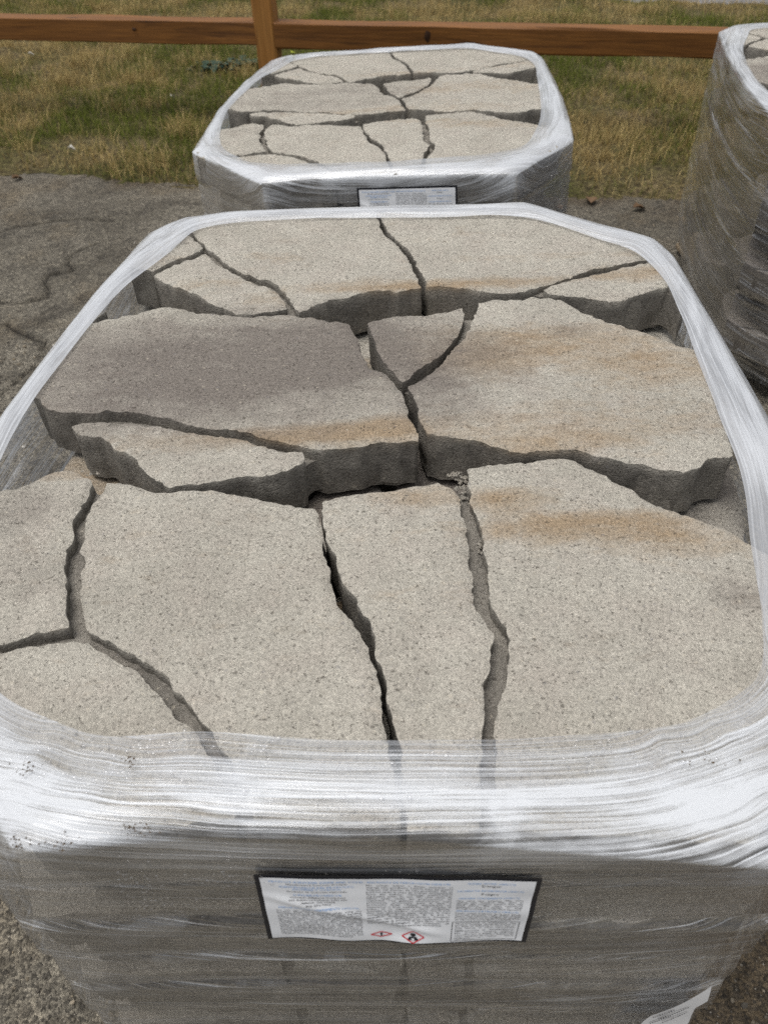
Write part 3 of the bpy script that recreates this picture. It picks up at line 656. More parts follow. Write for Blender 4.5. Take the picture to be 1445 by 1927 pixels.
# strip of grey road far behind the grass
rp = [Vector((-4.0, 9.05, 0)), Vector((9.0, 3.55, 0))]
dv = (rp[1] - rp[0]).normalized(); nv = Vector((-dv.y, dv.x, 0))
rv = []
for s in np.linspace(-6, 20, 30):
    for o in (0, .15, 1.6, 3.2):
        p = rp[0] + dv * float(s) + nv * (o + (.05 * float(vnoise(s * 1.7, 0, 0, 71)) if o == 0 else 0))
        t_ = p.y - float(edge_y(np.clip(p.x, -6, 6)))
        rv.append((p.x, p.y, float(lawn_z(np.clip(p.x, -6, 6), t_)) + (.02 if o else -.02)))
rf = [(a * 4 + b, a * 4 + 4 + b, a * 4 + 5 + b, a * 4 + 1 + b) for a in range(29) for b in range(3)]
tag(link('road', mesh_from('road', rv, rf, (M_ROAD,))), kind='structure')

# ------------------------------------------------------------------ fence
def beam(name, L, a, b, mat, seed, wane=.004):
    """a sawn timber along local X, slightly uneven, eased edges"""
    n = 40
    prof = []
    e = .006
    for sx, sy in ((-1, -1), (1, -1), (1, 1), (-1, 1)):
        hx, hy = a / 2, b / 2
        if sx * sy > 0:
            prof += [(sx * hx, sy * (hy - e)), (sx * (hx - e), sy * hy)]
        else:
            prof += [(sx * (hx - e), sy * hy), (sx * hx, sy * (hy - e))]
    prof = np.array(prof)
    V, Fc = [], []
    for i in range(n + 1):
        xx = L * i / n
        for j, (p, q) in enumerate(prof):
            k = 1 + .0
            V.append((xx, p + wane * float(vnoise(xx * 3, j * 2.3, 0, seed)), q + wane * float(vnoise(xx * 3, j * 2.3, 5, seed))))
    m = len(prof)
    for i in range(n):
        for j in range(m):
            Fc.append((i * m + j, i * m + (j + 1) % m, (i + 1) * m + (j + 1) % m, (i + 1) * m + j))
    Fc.append(tuple(range(m))[::-1]); Fc.append(tuple(n * m + j for j in range(m)))
    return mesh_from(name, V, Fc, (mat,), smooth=False)

FDIR = Vector((1, -.20, 0)).normalized()
P0 = Vector((-.448, 4.2, 0))
fz = float(lawn_z(P0.x, P0.y - edge_y(P0.x)))
fence = empty('rail_fence', Matrix.Translation((P0.x, P0.y, fz)) @ Matrix.Rotation(math.atan2(FDIR.y, FDIR.x), 4, 'Z'))
tag(fence, 'reddish brown stained wooden post and rail fence standing in the grass behind the stacks', 'fence')
def fpart(name, me, loc, rot=(0, 0, 0)):
    o = link(name, me, fence)
    o.location = loc; o.rotation_euler = rot
    return o
RZ = .362
pm = beam('post', 1.05, .092, .092, M_POST, 3)
fpart('post', pm, (0, 0, -.1), (0, -math.pi / 2, 0))
rm = beam('rail', 2.40, .088, .104, M_RAIL, 5)
fpart('rail', rm, (.045, .0, RZ), (0, .006, 0))
rm2 = beam('rail', 2.40, .088, .096, M_RAIL, 9)
fpart('rail', rm2, (-2.445, .005, RZ + .02), (0, .006, 0))
M_KNOT = flat_mat('dark_knot', (.035, .016, .008), .7, .2, .4, 80)
def knot(x, z, rx, rz, sd):
    rs = random.Random(sd)
    V = [(x, -.0475, RZ + z)]; n = 14
    for q, (f, dy) in enumerate(((.55, -.0475), (1.0, -.0435))):
        for i in range(n):
            a = 6.2832 * i / n
            k_ = f * rs.uniform(.8, 1.2)
            V.append((x + rx * k_ * math.cos(a), dy, RZ + z + rz * k_ * math.sin(a)))
    Fc = [(0, 1 + i, 1 + (i + 1) % n) for i in range(n)] + [(1 + i, 1 + n + i, 1 + n + (i + 1) % n, 1 + (i + 1) % n) for i in range(n)]
    fpart('knot', mesh_from('knot', V, Fc, (M_KNOT,)), (0, 0, 0))
knot(.735, .012, .016, .026, 2); knot(-.62, .02, .010, .008, 5)
for px_ in (-2.5, 2.5):
    fpart('post', pm, (px_, 0, -.1), (0, -math.pi / 2, 0))

# ------------------------------------------------------------------ slabs
def stone_mesh(name, poly, bstep, gstep, jit, seed, rings, undul=True):
    P = np.array(poly)
    if poly_area(P) < 0:
        P = P[::-1]
    Bd = resample(P, bstep, jit, seed)
    if gstep:
        xs = np.arange(Bd[:, 0].min(), Bd[:, 0].max(), gstep); ys = np.arange(Bd[:, 1].min(), Bd[:, 1].max(), gstep * .866)
        Xg, Yg = np.meshgrid(xs, ys)
        Xg = Xg + (np.arange(len(ys)) % 2)[:, None] * gstep * .5
        G = np.c_[Xg.ravel(), Yg.ravel()] + RNG.uniform(-.22, .22, (Xg.size, 2)) * gstep
        G = G[inside(Bd, G[:, 0], G[:, 1])]
        dB = seg_dist(G, Bd)
        ok = dB > gstep * .5
        G, dB = G[ok], dB[ok]
    else:
        G, dB = np.zeros((0, 2)), np.zeros(0)
    n = len(Bd)
    A = np.vstack([Bd, G])
    co, ed, fa, ov, oe, of = delaunay_2d_cdt([Vector(p) for p in A], [(i, (i + 1) % n) for i in range(n)], [list(range(n))], 1, 1e-7)
    co = np.array([tuple(c) for c in co])
    d = np.zeros(len(co))
    for i, o in enumerate(ov):
        d[i] = dB[o[0] - n] if o and o[0] >= n else 0.0
    r = .0065
    z = -.0026 * (1 - np.minimum(d / r, 1)) ** 2
    x, y = co.T
    if undul:
        z = z + .0022 * fbm(x * 9, y * 9, 0, seed) + .0011 * vnoise(x * 75, y * 75, 0, seed + 3) + .0012 * vnoise(x * 170, y * 170, 0, seed + 4)
    V = [np.c_[co, z]]
    faces = [tuple(f) for f in fa]
    side = [np.zeros(len(co))]
    # walls
    nx = np.roll(Bd, -1, 0) - np.roll(Bd, 1, 0)
    nx = np.c_[nx[:, 1], -nx[:, 0]] / (np.hypot(*nx.T)[:, None] + 1e-9)
    s = np.arange(n) * bstep
    zt = -.0026 * np.ones(n)
    if undul:
        zt = zt + .0022 * fbm(Bd[:, 0] * 9, Bd[:, 1] * 9, 0, seed) + .0011 * vnoise(Bd[:, 0] * 75, Bd[:, 1] * 75, 0, seed + 3) + .0012 * vnoise(Bd[:, 0] * 170, Bd[:, 1] * 170, 0, seed + 4)
    off = len(co)
    for k in range(rings + 1):
        f = k / rings
        zz = zt * (1 - f) + (-THICK) * f
        dsp = .0016 * vnoise(s * 28, f * 2.2, 0, seed + 11) + .0012 * vnoise(s * 70, f * 5, 0, seed + 12) - .0012 * f
        if k == 0:
            dsp = dsp * 0
        if k == rings:
            zz = zz + .0012 * vnoise(s * 60, 9, 0, seed + 15)
        V.append(np.c_[Bd + nx * dsp[:, None], zz])
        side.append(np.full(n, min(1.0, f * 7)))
    for k in range(rings):
        a = off + k * n
        for i in range(n):
            j = (i + 1) % n
            faces.append((a + i, a + n + i, a + n + j, a + j))
    V = np.vstack(V); side = np.concatenate(side)
    me = mesh_from(name, V, faces, (M_CON,))
    tn = np.zeros(len(V)); dk = np.zeros(len(V))
    for tab, arr in ((TAN, tn), (DARK, dk)):
        for cx, cy, rx, ry, am in tab:
            q = np.maximum(((V[:, 0] - cx) / rx) ** 2 + ((V[:, 1] - cy) / ry) ** 2, 0)
            arr += am * np.exp(-(q ** 1.5) * .7)
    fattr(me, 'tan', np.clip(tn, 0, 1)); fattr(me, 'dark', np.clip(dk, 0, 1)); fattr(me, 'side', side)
    return me

def web_mesh(name, poly, bstep, seed, top):
    Bd = resample(np.array(poly), bstep, .0006, seed)
    co, ed, fa, ov, oe, of = delaunay_2d_cdt([Vector(p) for p in Bd], [(i, (i + 1) % len(Bd)) for i in range(len(Bd))], [list(range(len(Bd)))], 1, 1e-7)
    n = len(Bd)
    V = [(c[0], c[1], top + .001 * float(vnoise(c[0] * 60, c[1] * 60, 0, seed))) for c in co]
    Fc = [tuple(f) for f in fa]
    b0 = len(V)
    for q in (top, -THICK + .004):
        V += [(p[0], p[1], q) for p in Bd]
    for i in range(n):
        j = (i + 1) % n
        Fc.append((b0 + i, b0 + n + i, b0 + n + j, b0 + j))
    me = mesh_from(name, V, Fc, (M_CON,))
    m = len(V)
    fattr(me, 'tan', np.full(m, .12)); fattr(me, 'dark', np.full(m, .35)); fattr(me, 'side', np.full(m, 1.0))  # groove shade painted in: floors take the darker side colour plus extra dark
    return me

LOWER = {k_: [tuple(p) for p in v] for k_, v in STONES.items()}
def push(code, near, to):        # lower courses run fuller into the corners than the top one
    L_ = LOWER[code]
    i_ = min(range(len(L_)), key=lambda q: (L_[q][0] - near[0]) ** 2 + (L_[q][1] - near[1]) ** 2)
    L_[i_] = to
push('F2', (-.273, -.557), (-.318, -.552)); push('F2', (-.302, -.528), (-.338, -.520))
push('F5', (.258, -.579), (.300, -.570)); push('F5', (.331, -.505), (.345, -.520))
push('S4', (.261, .551), (.306, .548)); push('S4', (.348, .4785), (.352, .502))
HI, LO = {}, {}
for q, (k_, pl_) in enumerate(STONES.items()):
    HI[k_] = stone_mesh('stone_face', pl_, .0045, .0062, .0016, 100 + q * 7, 8)
    LO[k_] = stone_mesh('stone_face', LOWER[k_], .012, .035, .0022, 300 + q * 7, 3)
    LO[k_].polygons.foreach_set('use_smooth', [False] * len(LO[k_].polygons))
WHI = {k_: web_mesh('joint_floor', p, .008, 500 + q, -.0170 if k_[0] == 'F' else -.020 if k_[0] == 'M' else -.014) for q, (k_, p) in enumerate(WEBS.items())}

def slab(code, mw, hi, stain, label, group, jit=0.0, deep=0.0):
    """one cast slab: raised stone faces over a recessed joint floor, all in the stack's own frame"""
    c = np.mean([np.mean(STONES[k_], 0) for k_ in SLABS[code]], 0)
    T = Matrix.Translation((c[0], c[1], -THICK))
    e = empty('flagstone', mw @ T)
    tag(e, label, 'flagstone', group, 'thing')
    inv = Matrix.Translation((-c[0], -c[1], THICK))
    for k_ in SLABS[code]:
        o = link('stone_face', (HI if hi else LO)[k_], e)
        o.matrix_local = inv @ Matrix.Translation((0, 0, random.uniform(-jit, jit)))
        o['stain'] = stain; o['deep'] = deep
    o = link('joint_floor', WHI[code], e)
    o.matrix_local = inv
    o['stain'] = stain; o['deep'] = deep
    return e

# ------------------------------------------------------------------ stretch film
RIMA = np.array(RIM)
WALL = [tuple(p[:2]) for p in RIM]           # outline of the lower courses
WALL[0] = (-.480, -.325); WALL[15] = (.447, -.375); WALL[16] = (.392, -.478); WALL[17] = (.313, -.5795)
WALL[18] = (.174, -.577); WALL[19] = (0.0, -.5685); WALL[20] = (-.145, -.5635); WALL[21] = (-.327, -.5600); WALL[22] = (-.445, -.420)
WALLA = np.array(WALL)
def catmull(P, m):
    n = len(P)
    out = []
    for i in range(n):
        p0, p1, p2, p3 = P[i - 1], P[i], P[(i + 1) % n], P[(i + 2) % n]
        for t in np.linspace(0, 1, m, endpoint=False):
            # half-way between straight and spline keeps the taut corners
            sp_ = np.array([.12, .12, .75, .75, .12, .12][:P.shape[1]])
            cs = .5 * ((2 * p1) + (-p0 + p2) * t + (2 * p0 - 5 * p1 + 4 * p2 - p3) * t * t + (-p0 + 3 * p1 - 3 * p2 + p3) * t ** 3)
            ln = p1 + (p2 - p1) * t
            out.append(sp_ * cs + (1 - sp_) * ln)
    return np.array(out)

def radius_fn(P):
    ang = np.arctan2(P[:, 1], P[:, 0]); r = np.hypot(*P.T)
    o = np.argsort(ang)
    ang, r = ang[o], r[o]
    A = np.r_[ang - 2 * np.pi, ang, ang + 2 * np.pi]; Rr = np.r_[r, r, r]
    return lambda th: np.interp(th, A, Rr)

def film(mw, ncol, nl, seed, label, foot, ms=1.0, lf=1.0):
    D4 = catmull(np.hstack([RIMA, WALLA]), 24)
    L = np.r_[0, np.cumsum(np.hypot(*np.diff(np.vstack([D4, D4[:1]])[:, :2], axis=0).T))]
    s = np.linspace(0, L[-1], ncol, endpoint=False)
    Dc = np.vstack([D4, D4[:1]])
    O = np.c_[np.interp(s, L, Dc[:, 0]), np.interp(s, L, Dc[:, 1])]
    I = np.c_[np.interp(s, L, Dc[:, 2]), np.interp(s, L, Dc[:, 3])]
    Wl = np.c_[np.interp(s, L, Dc[:, 4]), np.interp(s, L, Dc[:, 5])]
    th = np.arctan2(Wl[:, 1], Wl[:, 0])
    tO = np.arctan2(O[:, 1], O[:, 0])
    if lf < 1:
        Wl, th = O.copy(), tO.copy()
    r0 = np.hypot(*Wl.T)
    rtop = np.hypot(*O.T)
    # angle measure of corner (for gathered, milky film)
    tg = np.roll(O, -4, 0) - np.roll(O, 4, 0)
    ta = np.unwrap(np.arctan2(tg[:, 1], tg[:, 0]))
    turn = np.abs(np.roll(ta, -3) - np.roll(ta, 3)); turn = np.minimum(turn, np.abs(2 * np.pi - turn))
    corner = np.clip(turn / .5, 0, 1)
    for _ in range(6):
        corner = (corner + np.roll(corner, 1) + np.roll(corner, -1)) / 3
    corner = np.clip(corner * 1.6, 0, 1)
    front = sstep(.25, .55, -O[:, 1] / .6)
    wdt = np.hypot(*(O - I).T)
    rows, milk, vv = [], [], []
    H = nl * STEP + foot
    nr = 16
    for k in range(nr + 1):
        t = k / nr
        p = I + (O - I) * t
        z = .0045 + .005 * np.sin(np.pi * t) * (1 - .5 * front) - .007 * sstep(.75, 1, t)
        z = z + .0014 * vnoise(s * 14, t * 4, 0, seed) + .0004 * vnoise(s * 5, t * 16, 0, seed + 1) * np.sin(np.pi * min(t, .9))
        p = p + (O - I) * (.05 * vnoise(s * 9, 3, 0, seed + 2) * (1 - t))[:, None]
        rows.append(np.c_[p, z])
        mf = .36 + .50 * sstep(.0, .55, t) + .10 * vnoise(s * 4, t * 3, 0, seed + 20) + .06 * (t < .05)       # wide front fold
        mn = .66 + .22 * sstep(0, .5, t) + .10 * vnoise(s * 3, t * 3, 0, seed + 40)                                  # narrow gathered band
        m = front * mf + (1 - front) * mn
        m = m + .12 * corner * front
        milk.append(m); vv.append(wdt * t)
    zs = [-.010, -.016, -.023] + list(np.arange(-.028, -H, -.0042))
    dth = np.angle(np.exp(1j * (th - tO)))
    th = tO + dth
    vac = wdt.copy()
    for z in zs:
        lay = int(min(nl - 1, max(0, -z // STEP)))
        fz = (-z) / STEP - lay
        def rad(l):
            if l >= nl:
                return r0 * .972
            return r0 + lf * (.0035 * (-1) ** l + .004 * vnoise(s * 1.3, l * 3.7, 0, seed + 30) - .003)
        a, b = rad(lay), rad(lay + 1)
        if -z > nl * STEP:
            a = b = rad(nl)
            fz = .5
        f = sstep(.88, .98, fz)
        r = a * (1 - f) + b * f
        joint = math.exp(-((fz - .95) / .07) ** 2) + math.exp(-((fz + .05) / .07) ** 2)
        r = r + .003 - .0075 * lf * joint
        r = r + .0016 * vnoise(s * 3.5, z * 60, 0, seed + 5) + .0009 * vnoise(s * 9, z * 160, 0, seed + 6)
        nar = sstep(.25, .9, corner)
        ft = float(sstep(0.0, .075, -z)) ** .7
        rr_ = rtop * (1 - ft) + r * ft
        tt_ = tO * (1 - ft) + th * ft
        p = np.c_[np.cos(tt_) * rr_, np.sin(tt_) * rr_]
        rows.append(np.c_[p, np.full(ncol, z)])
        depth = -z
        m = .13 + (.31 if lf == 1 else .42) * (1 - front) + .56 * math.exp(-(depth / .040) ** 2) + .17 * math.exp(-depth / .07) + .05 * math.exp(-((depth - .07) / .03) ** 2)
        m = m + .26 * corner * math.exp(-depth / .08) + .85 * lf * math.exp(-((fz - .87) / .026) ** 2) * (.45 + .55 * vnoise(s * 5, lay, 0, seed + 8))  # last term paints a white highlight line into the film above each joint
        m = m + .09 * vnoise(s * 2.5, z * 9, 0, seed + 9)
        milk.append(np.clip(m, .05, 1) * ms); vac = vac + .0042; vv.append(vac)
    nrow = len(rows)
    V = np.vstack(rows)
    # close the seam with one extra column that carries the end of the uv strip
    Vg = V.reshape(nrow, ncol, 3)
    Vg = np.concatenate([Vg, Vg[:, :1]], 1)
    mk = np.array(milk).reshape(nrow, ncol); mk = np.concatenate([mk, mk[:, :1]], 1)
    va = np.array(vv).reshape(nrow, ncol); va = np.concatenate([va, va[:, :1]], 1)
    ua = np.broadcast_to(np.r_[s, L[-1]][None], va.shape) + seed * 1.37
    n1 = ncol + 1
    i = (np.arange(nrow - 1)[:, None] * n1 + np.arange(ncol)[None]).ravel()
    me = fast_mesh('stretch_film', Vg.reshape(-1, 3), np.c_[i, i + n1, i + n1 + 1, i + 1], (M_FILM,))
    fattr(me, 'milk', mk.ravel()); fattr(me, 'fan', np.broadcast_to(np.r_[corner, corner[0]][None], mk.shape).ravel())
    uv_from(me, np.c_[ua.ravel(), va.ravel() + seed * .31])
    o = link('stretch_film', me, None, mw)
    tag(o, label, 'stretch film', 'stretch film wrapped round the slab stacks')
    return o

# ------------------------------------------------------------------ pallets
def box_bm(bm, cx, cy, cz, sx, sy, sz):
    m = Matrix.Translation((cx, cy, cz)) @ Matrix.Diagonal((sx, sy, sz, 1))
    bmesh.ops.create_cube(bm, size=1, matrix=m)
def box_mesh(name, sx, sy, sz, mat, bev=.002):
    bm = bmesh.new()
    box_bm(bm, 0, 0, 0, sx, sy, sz)
    bmesh.ops.bevel(bm, geom=bm.edges[:], offset=bev, segments=1, affect='EDGES')
    me = bpy.data.meshes.new(name)
    bm.to_mesh(me); bm.free()
    me.materials.append(mat)
    return me
PB = {'deck_board': box_mesh('deck_board', .72, .092, .016, M_PAL), 'stringer': box_mesh('stringer', .036, .98, .078, M_PAL), 'bottom_board': box_mesh('bottom_board', .72, .092, .014, M_PAL)}
def pallet(mw, label):
    e = empty('wooden_pallet', mw)
    tag(e, label, 'pallet', 'wooden pallets under the stacks')
    for i in range(8):
        o = link('deck_board', PB['deck_board'], e); o.location = (random.uniform(-.006, .006), -.444 + i * .1269, .1005)
    for x_ in (-.335, 0, .335):
        o = link('stringer', PB['stringer'], e); o.location = (x_, 0, .0535)
    for y_ in (-.444, 0, .444):
        o = link('bottom_board', PB['bottom_board'], e); o.location = (0, y_, .0075)

ORD = ['top', 'second', 'third', 'fourth', 'fifth', 'sixth', 'seventh']
POS = {'BL': 'back left', 'BR': 'back right', 'ML': 'middle left', 'MR': 'middle right', 'FL': 'front left', 'FR': 'front right'}
OPP = {'BL': 'FR', 'BR': 'FL', 'ML': 'MR', 'MR': 'ML', 'FL': 'BR', 'FR': 'BL'}

def stack(mw, which, nl, tops, stain, hi_layers=1, jit=.0012, lf=1, deep=0.0):
    for l in range(nl):
        rot = Matrix.Rotation(math.pi, 4, 'Z') @ Matrix.Diagonal((.985, .985, 1, 1) if lf == 1 else (.95, .95, 1, 1)) if l % 2 else Matrix.Identity(4)
        for code in SLABS:
            m = mw @ Matrix.Translation((0, 0, -l * STEP)) @ rot
            if l == 0:
                slab(code, m, True, stain, tops[code], 'paving slabs on top of the wrapped stacks', jit)
            else:
                side = POS[OPP[code] if l % 2 else code]
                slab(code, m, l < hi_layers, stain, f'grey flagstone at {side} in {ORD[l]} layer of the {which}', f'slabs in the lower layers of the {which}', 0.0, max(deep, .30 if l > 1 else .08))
# ------------------------------------------------------------------ the three stacks
CEN = Vector((0, .841, 0))
M1 = Matrix.Translation((0, .841, TOP))
# the farther stack: moved back, turned a touch, standing a little lower on the falling ground
a0 = Vector((-.04747, .87226))
ph = -.0223646
tx, ty = .09196 * .58, 2.62907 * .58
c_, s_ = math.cos(ph), math.sin(ph)
lx_, ly_ = 0 - a0.x, .841 - a0.y
P2x, P2y = c_ * lx_ - s_ * ly_ + a0.x + tx, s_ * lx_ + c_ * ly_ + a0.y + ty
P2z = CAMH - .58 * 1.17706 + .0295 * (P2x - a0.x - tx) - .02165 * (P2y - a0.y - ty)
M2 = Matrix.Translation((P2x, P2y, P2z)) @ Matrix.Rotation(-.0295, 4, 'Y') @ Matrix.Rotation(-.02165, 4, 'X') @ Matrix.Rotation(ph, 4, 'Z')
M3 = Matrix.Translation((1.385, 2.14, .628)) @ Matrix.Rotation(math.radians(-2), 4, 'Z')

stack(M1, 'nearest stack', 7, {
    'FL': 'pale beige flagstone with two sunken joints at the near left corner of the nearest stack',
    'FR': 'beige flagstone with rusty tan streaks at the near right corner of the nearest stack',
    'ML': 'dark purplish grey flagstone, the darkest one, in the middle left of the nearest stack',
    'MR': 'flagstone streaked tan and grey with a small triangle face, middle right of the nearest stack',
    'BL': 'pale flagstone with three faces at the far left corner of the nearest stack',
    'BR': 'large pale flagstone at the far right corner of the nearest stack'}, 1.0, 2)
stack(M2, 'farther stack by the fence', 6, {
    'FL': 'light grey flagstone at the near left of the farther stack, above its hazard label',
    'FR': 'light grey flagstone at the near right of the farther stack by the fence',
    'ML': 'light grey flagstone with a sliver face at the middle left of the farther stack',
    'MR': 'light flagstone with a small triangle face at the middle right of the farther stack',
    'BL': 'pale flagstone at the far left of the farther stack, nearest the fence post',
    'BR': 'pale flagstone at the far right of the farther stack, close to the fence rail'}, .45, 1, lf=.3)
stack(M3, 'stack at the right edge', 7, {
    'FL': 'tan flagstone at the near left of the stack at the right edge',
    'FR': 'pale flagstone at the near right of the stack at the right edge',
    'ML': 'grey flagstone at the middle left of the stack at the right edge',
    'MR': 'grey flagstone at the middle right of the stack at the right edge',
    'BL': 'pale flagstone at the far left of the stack at the right edge',
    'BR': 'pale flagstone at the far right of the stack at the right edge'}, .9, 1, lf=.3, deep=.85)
pallet(Matrix.Translation((0, .841, 0)), 'weathered wooden pallet under the nearest stack')
pallet(Matrix.Translation((P2x, P2y, float(ground_z(P2x, P2y)))), 'weathered wooden pallet under the farther stack by the fence')
pallet(Matrix.Translation((1.385, 2.14, float(ground_z(1.385, 2.14)))), 'weathered wooden pallet under the stack at the right edge')
FILM1 = film(M1, 420, 7, 1, 'white streaky stretch film wrapped round the nearest stack', .05)
FILM2 = film(M2, 300, 6, 4, 'white stretch film wrapped round the farther stack by the fence', .04, 1.0, .3)
FILM3 = film(M3, 300, 7, 8, 'wrinkled clear stretch film round the stack at the right edge', .05, .72, .3)

# ------------------------------------------------------------------ hazard labels
LW, LH = .2205, .119
def lab_bend(x, y):
    """height of the sheet over its backing plane: slightly bowed, with one slanting fold and ripples"""
    x, y = np.asarray(x, float), np.asarray(y, float)
    d = (y - (.028 - (x + .11) * .46)) / .0055
    fold = .0020 * np.exp(-d ** 2) * sstep(-.115, -.09, x) * (1 - sstep(.02, .045, x))
    rip = .0011 * np.sin(x * 70 + y * 30) * sstep(.01, -.05, y) + .0008 * vnoise(x * 30, y * 45, 0, 77)
    low = .0035 * np.exp(-((x - .012) / .02) ** 2 - ((y + .058) / .012) ** 2)
    return fold + rip + low

def text_mesh(name, body, size, mat, align='LEFT', width=0.0, sp=1.0):
    cu = bpy.data.curves.new(name, 'FONT')
    cu.body = body; cu.size = size; cu.align_x = align
    cu.resolution_u = 1
    cu.space_line = sp
    if width:
        cu.text_boxes[0].width = width
    o = bpy.data.objects.new(name, cu)
    COL.objects.link(o)
    dg = bpy.context.evaluated_depsgraph_get()
    me = bpy.data.meshes.new_from_object(o.evaluated_get(dg))
    bpy.data.objects.remove(o)
    me.materials.clear(); me.materials.append(mat)
    return me

def place_text(me, x, y, lift=.0005, sx=1.0, sy=1.0, slant=0.0):
    n = len(me.vertices)
    co = np.empty(n * 3, dtype=np.float32)
    me.vertices.foreach_get('co', co)
    co = co.reshape(-1, 3)
    X_ = co[:, 0] * sx + x; Y_ = co[:, 1] * sy + y + slant * co[:, 0]
    out = np.c_[X_, Y_, lab_bend(X_, Y_) + lift]
    me.vertices.foreach_set('co', out.astype(np.float32).ravel())
    me.update()
    return me

def sheet(name, w, h, nx, ny, z0, mat, rnd=.004):
    xs, ys = np.linspace(-w / 2, w / 2, nx), np.linspace(-h / 2, h / 2, ny)
    Xg, Yg = np.meshgrid(xs, ys)
    x_, y_ = Xg.ravel(), Yg.ravel()
    i = (np.arange(ny - 1)[:, None] * nx + np.arange(nx - 1)[None]).ravel()
    return fast_mesh(name, np.c_[x_, y_, lab_bend(x_, y_) + z0], np.c_[i, i + 1, i + nx + 1, i + nx], (mat,))

PAR_EN = ('Do not eat, drink or smoke when using this product. Wash hands thoroughly after handling. Contaminated work clothing should not be allowed out of the workplace. Obtain special instructions before use. Do not handle until all safety precautions have been read and understood. Wear eye protection, protective gloves, protective clothing. Use personal protective equipment as required. Use only outdoors or in a well ventilated area. Do not breathe dust. If on skin: wash with plenty of water. If in eyes: rinse cautiously with water for several minutes. Remove contact lenses, if present and easy to do. Continue rinsing. If inhaled: remove person to fresh air and keep comfortable for breathing. If exposed or concerned: get medical advice. Store locked up. Dispose of contents and container in accordance with local regulations.')
PAR_ES = ('No comer, beber o fumar mientras se maneja este producto. Lávese bien las manos después del manejo de este producto. No se permite sacar la ropa de trabajo contaminada fuera del trabajo. Obtenga instrucciones especiales antes de uso. No usar antes de haber leído todas las precauciones de seguridad. Use guantes protectores, ropa protectora, protección para la vista y protección facial. Utilizar únicamente en exteriores o bien ventilados. No respire el polvo. Si se expone o tiene preguntas, consulte a un médico. Contacto con la piel: lave con abundante agua. Quítese la ropa contaminada. Si irritación de la piel o sarpullido: Consulta a un médico. Contacto con los ojos: Enjuague con cuidado. Si se inhala: sacar la persona al aire libre. Guarde bajo llave. Deshágase del contenido de acuerdo con todas las normas nacionales.')
HZ_EN = 'May cause skin irritation. May cause serious eye irritation. May cause an allergic skin reaction. Inhaled dust may cause cancer. May cause respiratory irritation. Causes damage to lungs through prolonged or repeated exposure.'
HZ_ES = 'Puede causar irritación de la piel. Puede provocar irritación ocular grave. Puede causar una reacción alérgica en la piel. Provoca daños en los pulmones después de exposición prolongada o repetida.'
P65 = 'PROPOSITION 65 WARNING: This product contains chemicals known to the State of California to cause cancer, birth defects or other reproductive harm.'
P65S = 'PROPOSICIÓN 65 ADVERTENCIA: Este producto contiene químicos conocidos por el Estado de California como causantes de cáncer, defectos de nacimiento u otros daños reproductivos.'

